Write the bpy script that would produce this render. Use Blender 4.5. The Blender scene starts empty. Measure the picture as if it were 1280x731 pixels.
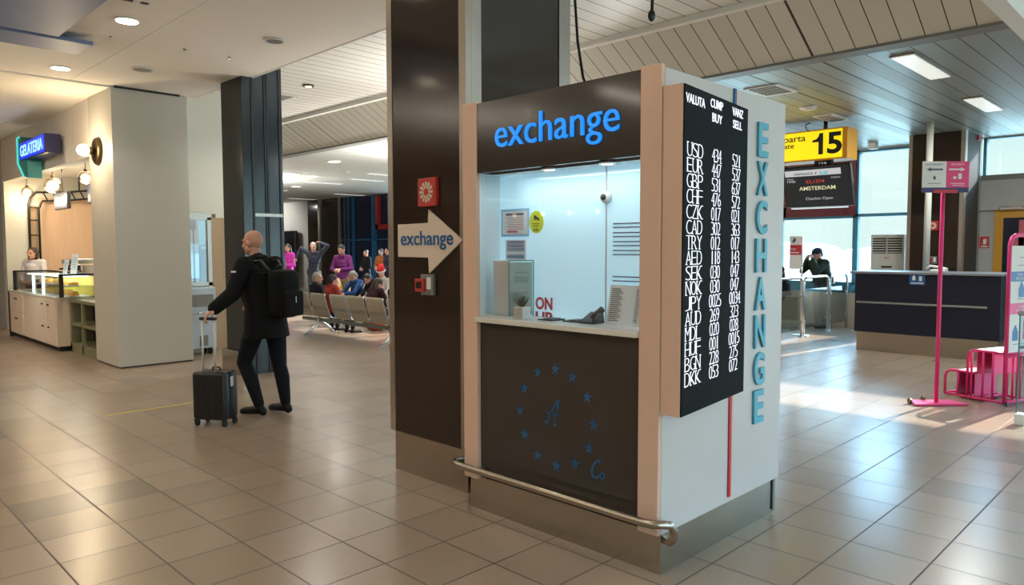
import bpy, bmesh, math, random
from mathutils import Vector as V, Matrix as M
random.seed(7)
S = bpy.context.scene
COL = S.collection
PI = math.pi

# ------------------------------------------------------------------ materials
class N:
    """tiny node-graph helper"""
    def __init__(self, name):
        m = self.m = bpy.data.materials.new(name); m.use_nodes = True
        self.nt = m.node_tree; self.nt.nodes.clear()
        self.out = self.nt.nodes.new('ShaderNodeOutputMaterial')
    def n(self, t, **kw):
        x = self.nt.nodes.new(t)
        for k, v in kw.items(): setattr(x, k, v)
        return x
    def l(self, a, b): self.nt.links.new(a, b)
    def math(self, op, a, b=None, c=None):
        x = self.n('ShaderNodeMath', operation=op)
        for i, v in enumerate((a, b, c)):
            if v is None: continue
            if isinstance(v, (int, float)): x.inputs[i].default_value = v
            else: self.l(v, x.inputs[i])
        return x.outputs[0]
    def mix(self, f, a, b):
        x = self.n('ShaderNodeMix', data_type='RGBA')
        for i, v in ((0, f), (6, a), (7, b)):
            if isinstance(v, (int, float)): x.inputs[i].default_value = v
            elif isinstance(v, (tuple, list)): x.inputs[i].default_value = (*v[:3], 1)
            else: self.l(v, x.inputs[i])
        return x.outputs[2]
    def pos(self):
        g = self.n('ShaderNodeNewGeometry'); s = self.n('ShaderNodeSeparateXYZ')
        self.l(g.outputs['Position'], s.inputs[0]); return s.outputs, g.outputs['Position']
    def noise(self, scale, detail=3, vec=None, rough=.5):
        t = self.n('ShaderNodeTexNoise'); t.inputs['Scale'].default_value = scale
        t.inputs['Detail'].default_value = detail; t.inputs['Roughness'].default_value = rough
        if vec is None:
            c = self.n('ShaderNodeTexCoord'); vec = c.outputs['Object']
        self.l(vec, t.inputs['Vector']); return t.outputs['Fac']
    def bsdf(self, base, rough=.5, metal=0., spec=.5, emit=None, estr=0., bump=None, bstr=.2, bdist=.002, coat=0.):
        b = self.n('ShaderNodeBsdfPrincipled')
        def put(k, v):
            if isinstance(v, (int, float)): b.inputs[k].default_value = v
            elif isinstance(v, (tuple, list)): b.inputs[k].default_value = (*v[:3], 1)
            else: self.l(v, b.inputs[k])
        put('Base Color', base); put('Roughness', rough); put('Metallic', metal); put('Specular IOR Level', spec)
        if coat: put('Coat Weight', coat); b.inputs['Coat Roughness'].default_value = .05
        if emit is not None: put('Emission Color', emit); put('Emission Strength', estr)
        if bump is not None:
            bp = self.n('ShaderNodeBump'); bp.inputs['Strength'].default_value = bstr; bp.inputs['Distance'].default_value = bdist
            self.l(bump, bp.inputs['Height']); self.l(bp.outputs[0], b.inputs['Normal'])
        self.l(b.outputs[0], self.out.inputs[0]); return b

def lin(r, g, b):
    f = lambda c: (c/255/12.92 if c <= 10.3 else ((c/255+.055)/1.055)**2.4)
    return (f(r), f(g), f(b))
def P(name, rgb, rough=.5, metal=0., spec=.5, var=.06, scale=6., emit=None, estr=0., bump=0., coat=0.):
    """plain procedural surface with faint mottling"""
    g = N(name); f = g.noise(scale)
    a = tuple(c*(1-var) for c in rgb); b = tuple(min(1, c*(1+var)) for c in rgb)
    g.bsdf(g.mix(f, a, b), rough, metal, spec, emit, estr, bump=(g.noise(scale*12) if bump else None), bstr=bump, coat=coat)
    return g.m
def EM(name, rgb, s, base=(.02,.02,.02), rough=.3):
    g = N(name); g.bsdf(base, rough, emit=rgb, estr=s); return g.m
def planks(name, axis, pitch, off, rgb, dark, rough, metal=0., gap=.012, var=.06, bigdark=.08, spec=.5):
    """parallel ceiling planks with dark joints; the plank's own shade varies a little"""
    g = N(name); s, p = g.pos()
    q = g.math('DIVIDE', g.math('SUBTRACT', s[axis], off), pitch)
    fr = g.math('FRACT', q); idx = g.math('FLOOR', q)
    wn = g.n('ShaderNodeTexWhiteNoise', noise_dimensions='1D'); g.l(idx, wn.inputs['W'])
    gapw = g.math('ADD', gap/pitch, g.math('MULTIPLY', g.math('GREATER_THAN', wn.outputs[0], 1-bigdark), 1.6*gap/pitch))
    line = g.math('LESS_THAN', fr, gapw)
    c = g.mix(wn.outputs[0], tuple(x*(1-var) for x in rgb), tuple(min(1, x*(1+var)) for x in rgb))
    c = g.mix(line, c, dark)
    rr = g.math('ADD', rough, g.math('MULTIPLY', wn.outputs[0], .08))
    g.bsdf(c, rr, metal, spec); return g.m
def glassmat(name, tint=(1,1,1), refl=.07, rough=0.02):
    g = N(name)
    t = g.n('ShaderNodeBsdfTransparent'); t.inputs[0].default_value = (*tint, 1)
    gl = g.n('ShaderNodeBsdfGlossy'); gl.inputs['Roughness'].default_value = rough
    lw = g.n('ShaderNodeLayerWeight'); lw.inputs['Blend'].default_value = .25
    f = g.math('MULTIPLY_ADD', lw.outputs['Fresnel'], .6, refl)
    x = g.n('ShaderNodeMixShader'); g.l(f, x.inputs[0]); g.l(t.outputs[0], x.inputs[1]); g.l(gl.outputs[0], x.inputs[2])
    g.l(x.outputs[0], g.out.inputs[0]); return g.m
def tilemat():
    g = N('floor_tiles'); s, p = g.pos()
    qx = g.math('DIVIDE', g.math('SUBTRACT', s[0], 1.345), .3895); qy = g.math('DIVIDE', g.math('SUBTRACT', s[1], 1.040), .3962)
    fx, fy = g.math('FRACT', qx), g.math('FRACT', qy)
    w = .008/.39
    line = g.math('MAXIMUM', g.math('LESS_THAN', fx, w), g.math('LESS_THAN', fy, w))
    cx = g.n('ShaderNodeCombineXYZ'); g.l(g.math('FLOOR', qx), cx.inputs[0]); g.l(g.math('FLOOR', qy), cx.inputs[1])
    wn = g.n('ShaderNodeTexWhiteNoise', noise_dimensions='2D'); g.l(cx.outputs[0], wn.inputs['Vector'])
    c = g.mix(wn.outputs[0], lin(148,129,111), lin(157,138,120))
    c = g.mix(g.math('GREATER_THAN', wn.outputs[0], .965), c, lin(136,122,107))
    c = g.mix(g.math('MULTIPLY', g.noise(.7, 3, p), .15), c, lin(140,122,105))
    c = g.mix(line, c, lin(66,56,48))
    r = g.math('ADD', g.math('MULTIPLY', g.noise(.8, 2, p), .08), .20)
    r = g.math('ADD', r, g.math('MULTIPLY', line, .4))
    g.bsdf(c, r, 0, .55, bump=g.math('SUBTRACT', 1., line), bstr=.35, bdist=.0015); return g.m
def woodmat(name, a, b, axis=0, sc=14.):
    g = N(name); s, p = g.pos()
    mp = g.n('ShaderNodeMapping'); g.l(p, mp.inputs[0]); mp.inputs['Scale'].default_value = (sc, sc, .8)
    f = g.noise(1.2, 6, mp.outputs[0], .6); g.bsdf(g.mix(f, a, b), .55); return g.m
def brushed(name, rgb, rough=.32):
    g = N(name); s, p = g.pos()
    mp = g.n('ShaderNodeMapping'); g.l(p, mp.inputs[0]); mp.inputs['Scale'].default_value = (1.5, 1.5, 120)
    f = g.noise(1., 4, mp.outputs[0]); f2 = g.noise(2.5, 4)
    g.bsdf(g.mix(f2, tuple(c*.8 for c in rgb), rgb), g.math('MULTIPLY_ADD', f, .06, rough-.03), 1.0); return g.m

MT = {}
def mk():
    m = MT
    m['floor'] = tilemat()
    m['ceil_hi'] = planks('ceiling_planks_white', 1, .2065, .06, lin(218,216,207), lin(40,38,34), .4, gap=.013, var=.04)
    m['bulk'] = planks('bulkhead_planks', 1, .2065, .06, lin(204,201,188), lin(54,50,44), .5, gap=.010, var=.04, bigdark=.16)
    m['ceil_lo'] = planks('ceiling_planks_metal', 1, .2065, .06, lin(150,155,151), lin(36,36,34), .36, metal=.35, gap=.012, var=.08, bigdark=.2)
    m['ceil_wait'] = planks('ceiling_planks_pale', 1, .2065, .06, lin(196,197,190), lin(110,108,102), .45, gap=.008, var=.05)
    m['gypsum'] = P('gypsum', lin(236,230,219), .75, var=.02)
    m['white'] = P('white_paint', lin(226,224,218), .45, var=.02)
    m['colpaint'] = P('column_paint', lin(196,193,183), .5, var=.02)
    m['cream'] = P('cream_wall', lin(208,206,194), .6, var=.02)
    m['greywall'] = P('grey_wall', lin(176,174,168), .6, var=.03)
    m['beige'] = P('beige_wall', lin(190,172,152), .6, var=.05)
    m['brown'] = P('brown_glazed_panel', lin(44,33,27), .12, spec=.5, var=.05, scale=1.5)
    m['darkpanel'] = P('dark_brown_glass', lin(58,52,48), .10, spec=.5, var=.04)
    m['darkmatte'] = P('dark_brown_matte', lin(58,52,48), .55, spec=.2)
    m['steel'] = brushed('brushed_steel', lin(186,176,162), .24)
    m['alum'] = P('aluminium_strip', lin(176,166,154), .35, metal=.9)
    m['chrome'] = P('chrome', lin(205,205,205), .16, metal=1.)
    m['tan'] = P('tan_trim', lin(222,186,164), .5, var=.03)
    m['sidewhite'] = P('kiosk_white', lin(205,199,198), .4, var=.02)
    m['interior'] = P('kiosk_interior', lin(226,238,240), .4, var=.01)
    m['frosted'] = EM('backlit_frosted_glass', lin(168,222,246), .55, lin(200,222,228), .08)
    m['counter'] = P('counter_white', lin(226,222,214), .25)
    m['glass'] = glassmat('clear_glass')
    m['glasstint'] = glassmat('tinted_glass', (.88,.97,.98), .10)
    m['bluelit'] = EM('blue_lit_letter', (.004,.27,.95), 1.05)
    m['bluesticker'] = P('blue_sticker', lin(16,82,128), .4)
    m['bluevinyl'] = P('blue_vinyl', lin(30,90,150), .4)
    m['cyanletter'] = P('cyan_letter', lin(78,168,194), .4)
    m['led'] = EM('led_white', (.86,.90,1.), 1.25)
    m['ledboard'] = P('led_board', lin(15,20,24), .7, spec=.12)
    m['red'] = P('red_paint', lin(186,52,44), .45)
    m['redstrip'] = P('red_strip', lin(190,40,56), .45)
    m['bluestrip'] = P('blue_strip', lin(40,90,140), .45)
    m['warmwhite'] = P('warm_white_vinyl', lin(226,210,194), .5, var=.02)
    m['paper'] = P('paper', lin(228,228,226), .7, var=.02)
    m['paperblue'] = P('paper_blue', lin(150,200,235), .6, var=.03)
    m['ink'] = P('ink', lin(70,84,100), .6)
    m['inkred'] = P('ink_red', lin(196,100,110), .6)
    m['black'] = P('black', lin(18,18,19), .4)
    m['pillarblack'] = P('pillar_black', lin(30,32,34), .35, spec=.35)
    m['shoeblack'] = P('shoe_leather', lin(10,9,9), .5, spec=.25)
    m['blackgloss'] = P('black_gloss', lin(20,20,22), .12)
    m['yellow'] = P('yellow_sticker', lin(214,222,40), .5)
    m['teal'] = P('teal_edge', lin(60,130,130), .3)
    m['green_leaf'] = P('leaf', lin(46,70,52), .5, var=.3)
    m['pot'] = P('pot', lin(232,228,226), .4)
    m['ironblack'] = P('black_metal', lin(26,25,24), .45)
    m['lampdisc'] = EM('lamp_disc', (1., .86, .62), 14., (.9,.9,.9))
    m['globe'] = EM('globe_glow', (1., .80, .50), 2.2, (.9,.9,.9))
    m['dimlamp'] = EM('lamp_dim', (1., .95, .85), 1.5, (.8,.8,.8))
    m['diffuser'] = P('light_diffuser', lin(214,216,206), .35, var=.2, scale=30); m['lightpanel'] = EM('light_panel', (.95,1.,.92), .55, (.8,.8,.8))
    m['gunmetal'] = P('grey_grille', lin(120,120,114), .5)
    m['navy'] = P('navy_panel', lin(20,24,40), .4, spec=.35, var=.05)
    m['navytop'] = P('desk_top', lin(120,122,126), .35)
    m['pink'] = P('pink_paint', lin(222,52,120), .4, var=.03)
    m['pinkpanel'] = P('pink_panel', lin(226,84,140), .35, var=.05)
    m['mullion'] = P('blue_mullion', lin(70,128,150), .45)
    m['navyglass'] = P('dark_blue_glass', lin(24,34,56), .12, var=.2, scale=1.)
    m['bluetint'] = P('blue_tint_glass', lin(34,44,52), .15, spec=.7, var=.1, scale=1.)
    m['sidegrey'] = P('dark_grey_cladding', lin(96,92,88), .55)
    m['bluemullion'] = P('bright_blue_mullion', lin(30,88,128), .45)
    m['darkred'] = P('dark_red_panel', lin(112,38,44), .5)
    m['redframe'] = P('red_frame', lin(150,40,34), .5)
    m['signyellow'] = EM('sign_yellow', lin(250,222,20), .75, lin(250,222,20))
    m['orange'] = P('orange_frame', lin(214,150,30), .4)
    m['screen'] = EM('screen_dark', (.03,.035,.04), .3, (.006,.006,.008), .6)
    m['scr_white'] = EM('screen_white', (.75,.78,.78), .7)
    m['scr_yellow'] = EM('screen_yellow', (.75,.72,.42), .9)
    m['scr_red'] = EM('screen_red', (.7,.06,.05), .7)
    m['scr_cyan'] = EM('screen_cyan', (.1,.55,.7), .8)
    m['acwhite'] = P('ac_white', lin(214,212,206), .45, var=.02)
    m['doororange'] = P('yellow_door', lin(206,146,40), .45)
    m['woodlight'] = woodmat('light_wood', lin(196,160,128), lin(214,182,152))
    m['woodtan'] = woodmat('tan_wood', lin(156,130,100), lin(180,154,124))
    m['seatsteel'] = P('perforated_metal', lin(186,176,158), .4, metal=.5)
    m['skin'] = P('skin', lin(198,146,124), .5, var=.08, scale=14)
    m['hair_dark'] = P('hair_dark', lin(26,22,22), .55, var=.3, scale=60)
    m['hair_brown'] = P('hair_brown', lin(58,38,30), .55, var=.3, scale=60)
    m['hair_grey'] = P('hair_grey', lin(150,142,134), .6, var=.2, scale=60)
    m['eye'] = P('eye_dark', lin(24,20,18), .3)
    m['lip'] = P('lip', lin(150,84,76), .5)
    m['blueceil'] = P('blue_grey_panel', lin(110,124,160), .5)
    m['tarmac'] = P('tarmac', lin(112,114,106), .9, var=.15, scale=.05)
    m['hill'] = P('distant_hill', lin(150,166,172), .9)
    m['acrylic'] = glassmat('acrylic', (.86,.96,.94), .08)
    m['bluelitsign'] = EM('blue_lit_panel', (.01,.04,.9), 1.1)
    m['cyanlit'] = EM('cyan_lit_letter', (.25,.5,1.), 2.0)
    m['tealit'] = EM('teal_lit_edge', (.1,.85,.7), .9)
    m['tealpaint'] = P('teal_paint', lin(70,150,150), .4)
    m['caselight'] = EM('case_light', (.85,1.,.92), 5.0)
    m['cake'] = P('cake', lin(214,160,70), .6, var=.3, scale=30)
    m['caseyellow'] = P('case_yellow', lin(222,190,70), .5)
    m['greenshelf'] = P('green_shelf', lin(124,122,92), .5)
    m['brass'] = P('brass', lin(112,92,66), .4, metal=.9)
    m['menu'] = EM('menu_screen', lin(110,124,170), .55)
    m['cartblue'] = P('cart_pale_blue', lin(176,190,200), .45)
    m['winblue'] = EM('bright_back_window', lin(150,200,220), .8)
def fabric(rgb, name='fabric', rough=.85, var=.12):
    return P(name, rgb, rough, var=var, scale=25, spec=.25)

# ------------------------------------------------------------------ mesh builder
class MB:
    def __init__(s): s.b = bmesh.new(); s.mi = 0
    def mat(s, i): s.mi = i; return s
    def _f(s, vs):
        try: f = s.b.faces.new(vs); f.material_index = s.mi; return f
        except ValueError: return None
    def hexa(s, p):
        v = [s.b.verts.new(q) for q in p]
        for a in ((3,2,1,0),(4,5,6,7),(0,1,5,4),(1,2,6,5),(2,3,7,6),(3,0,4,7)): s._f([v[i] for i in a])
        return s
    def box(s, x0, x1, y0, y1, z0, z1):
        if x0 > x1: x0, x1 = x1, x0
        if y0 > y1: y0, y1 = y1, y0
        if z0 > z1: z0, z1 = z1, z0
        return s.hexa([(x0,y0,z0),(x1,y0,z0),(x1,y1,z0),(x0,y1,z0),(x0,y0,z1),(x1,y0,z1),(x1,y1,z1),(x0,y1,z1)])
    def rbox(s, x0, x1, y0, y1, z0, z1, r=.01, seg=2):
        t = bmesh.new(); o = MB.__new__(MB); o.b = t; o.mi = s.mi; o.box(x0,x1,y0,y1,z0,z1)
        bmesh.ops.bevel(t, geom=t.edges[:], offset=min(r, .49*min(abs(x1-x0),abs(y1-y0),abs(z1-z0))), segments=seg, affect='EDGES', profile=.5)
        return s.merge(t)
    def merge(s, t, mx=None):
        mp = {}
        for v in t.verts: mp[v] = s.b.verts.new(mx @ v.co if mx else v.co)
        for f in t.faces:
            nf = s._f([mp[v] for v in f.verts])
            if nf: nf.material_index = s.mi; nf.smooth = f.smooth
        t.free(); return s
    def cyl(s, p0, p1, r0, r1=None, seg=16, cap=True):
        r1 = r0 if r1 is None else r1
        p0, p1 = V(p0), V(p1); d = (p1-p0).normalized()
        u = d.orthogonal().normalized(); w = d.cross(u)
        A, B = [], []
        for i in range(seg):
            a = 2*PI*i/seg; k = u*math.cos(a)+w*math.sin(a)
            A.append(s.b.verts.new(p0+k*r0)); B.append(s.b.verts.new(p1+k*r1))
        for i in range(seg):
            j = (i+1) % seg; f = s._f([A[i],A[j],B[j],B[i]])
            if f: f.smooth = True
        if cap: s._f(A[::-1]); s._f(B)
        return s
    def tube(s, pts, r, seg=10, cap=True):
        pts = [V(p) for p in pts]; rings = []; n = len(pts); u = None
        for i, p in enumerate(pts):
            d = ((pts[i+1]-p) if i < n-1 else V((0,0,0))) + ((p-pts[i-1]) if i else V((0,0,0)))
            d.normalize()
            if u is None: u = d.orthogonal().normalized()
            else: u = (u-d*u.dot(d)).normalized()
            w = d.cross(u)
            rr = r[i] if isinstance(r, (list, tuple)) else r
            rings.append([s.b.verts.new(p+(u*math.cos(2*PI*k/seg)+w*math.sin(2*PI*k/seg))*rr) for k in range(seg)])
        for a, b in zip(rings, rings[1:]):
            for k in range(seg):
                j = (k+1) % seg; f = s._f([a[k],a[j],b[j],b[k]])
                if f: f.smooth = True
        if cap: s._f(rings[0][::-1]); s._f(rings[-1])
        return s
    def prism(s, poly, o, u, v, d):
        """polygon (a,b) on plane o+a*u+b*v, extruded by vector d"""
        o, u, v, d = V(o), V(u), V(v), V(d)
        A = [s.b.verts.new(o+u*a+v*b) for a, b in poly]; B = [s.b.verts.new(x.co+d) for x in A]
        n = len(A)
        s._f(A[::-1]); s._f(B)
        for i in range(n): s._f([A[i],A[(i+1)%n],B[(i+1)%n],B[i]])
        return s
    def sph(s, c, r, seg=20, rings=12):
        t = bmesh.new(); bmesh.ops.create_uvsphere(t, u_segments=seg, v_segments=rings, radius=1)
        for f in t.faces: f.smooth = True
        r = r if isinstance(r, (tuple, list)) else (r,r,r)
        return s.merge(t, M.Translation(c) @ M.Diagonal((*r,1)))
    def lathe(s, prof, c, seg=24, axis=(0,0,1)):
        c = V(c); d = V(axis).normalized(); u = d.orthogonal().normalized(); w = d.cross(u)
        R = [[s.b.verts.new(c+d*h+(u*math.cos(2*PI*k/seg)+w*math.sin(2*PI*k/seg))*max(r,1e-4)) for k in range(seg)] for r, h in prof]
        for a, b in zip(R, R[1:]):
            for k in range(seg):
                j = (k+1)%seg; f = s._f([a[k],a[j],b[j],b[k]])
                if f: f.smooth = True
        s._f(R[0][::-1]); s._f(R[-1]); return s
    def text(s, txt, o, u, v, w, h, depth=.002, bold=0., spacing=1.):
        """lettering fitted in a w x h box with its lower left corner at o, raised along u x v"""
        c = bpy.data.curves.new('t', 'FONT'); c.body = txt; c.offset = bold; c.space_character = spacing; c.extrude = .5; c.resolution_u = 4
        ob = bpy.data.objects.new('t', c); COL.objects.link(ob)
        dg = bpy.context.evaluated_depsgraph_get(); me = bpy.data.meshes.new_from_object(ob.evaluated_get(dg))
        bpy.data.objects.remove(ob); bpy.data.curves.remove(c)
        t = bmesh.new(); t.from_mesh(me); bpy.data.meshes.remove(me)
        if not t.verts: t.free(); return s
        xs = [q.co.x for q in t.verts]; ys = [q.co.y for q in t.verts]
        x0, y0, sx, sy = min(xs), min(ys), w/(max(xs)-min(xs)), h/(max(ys)-min(ys))
        o, u, v = V(o), V(u), V(v); nn = u.cross(v)
        for q in t.verts: q.co = o + u*((q.co.x-x0)*sx) + v*((q.co.y-y0)*sy) + nn*((q.co.z+.5)*depth)
        return s.merge(t)
    def xf(s, mx): bmesh.ops.transform(s.b, matrix=mx, verts=s.b.verts); return s
    def build(s, name, mats, parent=None, bevel=0, local=False, smooth=False):
        """links the shapes as ONE mesh object; coordinates are world ones unless local"""
        if not isinstance(mats, (list, tuple)): mats = [mats]
        if bevel: bmesh.ops.bevel(s.b, geom=s.b.edges[:], offset=bevel, segments=2, affect='EDGES', clamp_overlap=True)
        if smooth:
            for f in s.b.faces: f.smooth = True
        bmesh.ops.recalc_face_normals(s.b, faces=s.b.faces)
        me = bpy.data.meshes.new(name); o = bpy.data.objects.new(name, me); COL.objects.link(o)
        if parent is not None:
            if not local: bmesh.ops.transform(s.b, matrix=wm(parent).inverted(), verts=s.b.verts)
            o.parent = parent
        elif not local:
            xs = [v.co for v in s.b.verts]
            c = V(((min(v.x for v in xs)+max(v.x for v in xs))/2, (min(v.y for v in xs)+max(v.y for v in xs))/2, min(v.z for v in xs)))
            bmesh.ops.translate(s.b, vec=-c, verts=s.b.verts); o.location = c
        s.b.to_mesh(me); s.b.free()
        for m in mats: me.materials.append(MT[m] if isinstance(m, str) else m)
        return o
def wm(o):
    m = M.LocRotScale(o.location, o.rotation_euler, o.scale)
    return wm(o.parent) @ m if o.parent else m
def tag(o, label=None, cat=None, group=None, kind=None):
    if label: o['label'] = label
    if cat: o['category'] = cat
    if group: o['group'] = group
    if kind: o['kind'] = kind
    return o
def thing(name, label, cat, loc, rz=0., group=None, kind=None):
    o = bpy.data.objects.new(name, None); COL.objects.link(o); o.location = loc; o.rotation_euler = (0,0,rz)
    o.empty_display_size = .1
    return tag(o, label, cat, group, kind)
def struct(name, mb, mats, label=None, parent=None, **k):
    o = mb.build(name, mats, parent, **k); o['kind'] = 'structure'
    if label: o['label'] = label
    return o
def copy_tree(o, parent=None):
    c = o.copy(); COL.objects.link(c)
    if parent is not None: c.parent = parent
    for ch in [x for x in bpy.data.objects if x.parent == o]: copy_tree(ch, c)
    return c
def light(name, kind, loc, energy, color=(1,1,1), size=.1, to=None, **k):
    d = bpy.data.lights.new(name, kind); d.energy = energy; d.color = color
    if kind == 'AREA': d.size = size
    elif kind in ('POINT','SPOT'): d.shadow_soft_size = size
    for a, b in k.items(): setattr(d, a, b)
    o = bpy.data.objects.new(name, d); COL.objects.link(o); o.location = loc
    if to is not None: o.rotation_euler = (V(to)-V(loc)).to_track_quat('-Z','Y').to_euler()
    return o
mk()
UF, UZ, US = (0,-1,0), (0,0,1), (1,0,0)       # text directions: wall facing -X (UF), wall facing -Y (US)
# ------------------------------------------------------------------ camera, sky, sun
cam = bpy.data.cameras.new('camera'); cam.sensor_width = 36; cam.lens = 914/1280*36; cam.clip_end = 3000
co = bpy.data.objects.new('camera', cam); COL.objects.link(co); S.camera = co
co.matrix_world = M(((.7040,-(-.044),-.709,0),(-.7100,.040,-.703,0),(-.002,.998,.060,0),(0,0,0,1)))
def cam_axes():
    f, cx, cy = 914., 640., 365.5
    y = V(((-284-cx)/f, (313-cy)/f, 1)).normalized(); x = V(((1547-cx)/f, (309-cy)/f, 1)); x = (x-y*x.dot(y)).normalized()
    z = x.cross(y)
    if z.y > 0: z = -z
    return x, y, z
X_, Y_, Z_ = cam_axes()
right = V((X_.x, Y_.x, Z_.x)); down = V((X_.y, Y_.y, Z_.y)); fwd = V((X_.z, Y_.z, Z_.z))
co.matrix_world = M.Translation((0,0,1.6)) @ M((right, -down, -fwd)).transposed().to_4x4()

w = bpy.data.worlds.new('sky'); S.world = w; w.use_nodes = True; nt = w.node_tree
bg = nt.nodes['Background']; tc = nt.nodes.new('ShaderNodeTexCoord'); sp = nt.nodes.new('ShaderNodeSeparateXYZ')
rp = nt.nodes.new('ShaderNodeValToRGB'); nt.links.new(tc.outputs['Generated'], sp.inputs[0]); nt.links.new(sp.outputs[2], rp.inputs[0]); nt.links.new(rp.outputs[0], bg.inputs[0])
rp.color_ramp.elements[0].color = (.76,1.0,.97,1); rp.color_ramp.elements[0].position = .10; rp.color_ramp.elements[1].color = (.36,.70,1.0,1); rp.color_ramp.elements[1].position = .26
# the sky is brighter towards the side of the hall that lies out of the picture
def wmath(op, a, b):
    x = nt.nodes.new('ShaderNodeMath'); x.operation = op
    for i, v in enumerate((a, b)):
        if isinstance(v, (int, float)): x.inputs[i].default_value = v
        else: nt.links.new(v, x.inputs[i])
    return x.outputs[0]
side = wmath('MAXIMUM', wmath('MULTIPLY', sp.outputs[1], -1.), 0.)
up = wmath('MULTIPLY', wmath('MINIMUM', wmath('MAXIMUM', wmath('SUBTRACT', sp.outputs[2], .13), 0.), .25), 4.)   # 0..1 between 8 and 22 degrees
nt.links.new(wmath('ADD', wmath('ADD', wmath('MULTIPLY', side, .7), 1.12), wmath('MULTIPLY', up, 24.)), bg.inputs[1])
sund = bpy.data.lights.new('sun', 'SUN'); sund.energy = 18.0; sund.color = (1., .93, .82); sund.angle = math.radians(.6)
suno = bpy.data.objects.new('sun', sund); COL.objects.link(suno); suno.location = (40,-5,20)
suno.rotation_euler = V((1,-.137,.43)).to_track_quat('Z','Y').to_euler()

# ------------------------------------------------------------------ the hall
struct('floor', MB().box(-7,15.5,-10,31,-.2,0), 'floor', 'pale beige square floor tiles with dark joints')
struct('ceiling_high', MB().box(4.3,6.9,-10,31,4.02,4.2), 'ceil_hi', 'high ceiling of narrow white planks above the exchange booth')
struct('ceiling_bulkhead', MB().hexa([(6.88,-10,3.98),(7.6,-10,3.55),(7.6,31,3.55),(6.88,31,3.98),(6.88,-10,4.2),(7.6,-10,4.2),(7.6,31,4.2),(6.88,31,4.2)]), 'bulk', 'sloping band of beige planks between the two ceilings')
struct('trim_1', MB().box(6.82,6.9,-10,31,3.96,4.03), 'white', 'pale edge strip along the top of the sloping ceiling band')
struct('trim_2', MB().box(7.58,7.79,-10,31,3.535,3.6), 'gunmetal', 'grey strip along the bottom of the sloping ceiling band')
struct('ceiling_low', MB().box(7.79,15.5,-10,8.52,3.55,4.2), 'ceil_lo', 'low ceiling of shiny grey metal planks by the windows')
struct('ceiling_waiting', MB().box(7.79,15.5,8.52,31,3.55,4.2), 'ceil_wait', 'low pale planked ceiling over the waiting passengers')
g = MB()
for x0, x1 in ((-7,.42),(.425,2.755),(2.76,4.33)): g.box(x0,x1,-10,10.66,3.76,4.2)
struct('ceiling_gypsum', g, 'gypsum', 'smooth cream suspended ceiling with round downlights')
struct('ceiling_shop', MB().box(-7,4.33,10.66,31,3.74,4.2), 'gypsum', 'smooth cream ceiling in front of the ice cream bar')
struct('wall_back', MB().box(-7,15.5,31,31.2,0,4.2), 'greywall')
struct('wall_left', MB().box(-7.2,-7,-10,31.2,0,4.2), 'beige')
struct('trim_3', MB().box(4.26,4.9,8.93,9.5,3.70,3.76) if False else MB().box(4.33,4.36,-10,11.5,3.755,4.03), 'white', 'pale upstand at the edge of the cream ceiling')

# gate wall with windows at X = 15.3
struct('wall_right', MB().box(15.2,15.5,4.2,21.2,0,.70).box(15.2,15.5,-10,21.2,3.535,3.56), 'beige', 'low beige wall under the gate windows')
def window(n, y0, y1, z0, z1, tz=None, label=None, mull='mullion', glass='glass'):
    f = MB(); t = .05; z1 = 3.535 if z1 == 3.5 else z1; tt = .015 if n == 3 else .05
    f.box(15.22,15.36,y0,y0+t,z0,z1).box(15.22,15.36,y1-t,y1,z0,z1).box(15.22,15.36,y0,y1,z0,z0+tt).box(15.22,15.36,y0,y1,z1-tt,z1)
    if tz: f.box(15.22,15.36,y0,y1,tz-.03,tz+.03)
    r = thing('window_%d' % n, label, 'window', (15.3,(y0+y1)/2,z0), kind='structure')
    f.build('window_frame', mull, r)['kind'] = 'structure'
    MB().box(15.29,15.30,y0+t,y1-t,z0+tt,z1-tt).build('window_pane', glass, r)['kind'] = 'structure'
window(1, 4.2, 5.44, .70, 3.5, 2.25, 'tall gate window behind the floor standing air conditioner')
window(2, 5.44, 7.0, .87, 2.25, None, 'gate window behind the man with his hands at his face')
window(3, -10, 3.28, 2.87, 3.5, None, 'bright strip window above the grey vestibule', 'mullion')
for i in range(9): window(4+i, 7+i*1.58, 8.58+i*1.58, .70, 3.5, 2.25, 'clear window in the gate wall hidden behind the pillar')
struct('wall_gate_sill', MB().box(15.2,15.42,5.44,7,.70,.87), 'mullion')
# dark red panel frame above window 2
struct('trim_4', MB().box(15.18,15.36,5.44,5.62,2.25,3.5).box(15.18,15.36,6.85,7.0,2.25,3.5).box(15.18,15.36,5.6,6.9,2.25,2.45).box(15.18,15.36,5.6,6.9,3.3,3.5).box(15.24,15.34,5.6,6.9,2.4,3.4), 'darkred', 'dark red panel above the gate window behind the hanging monitor')
# far dark blue glazing, brown cladding and grey wall
fg = thing('window_20', 'dark blue glazed facade bay beyond the waiting passengers', 'window', (15.3,22.7,0), kind='structure')
MB().box(15.27,15.4,21.2,24.25,0,3.55).build('window_pane', 'navyglass', fg)['kind'] = 'structure'
for y, wd in ((22.10,.16),(23.40,.10),(23.72,.05),(21.95,.06)):
    MB().box(15.2,15.3,y-wd/2,y+wd/2,0,3.55).build('window_mullion', 'bluemullion', fg)['kind'] = 'structure'
MB().box(15.2,15.3,21.2,24.2,1.92,1.97).build('window_transom', 'bluemullion', fg)['kind'] = 'structure'
rf = MB(); rf.box(15.15,15.3,21.70,21.86,2.3,3.5).box(15.15,15.3,20.2,21.86,2.3,2.48)
rf.build('window_frame', 'redframe', fg)['kind'] = 'structure'
struct('wall_far_brown', MB().box(15.2,15.5,24.25,26.62,0,3.56), 'brown', 'dark brown clad wall beside the blue glazing')
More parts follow.
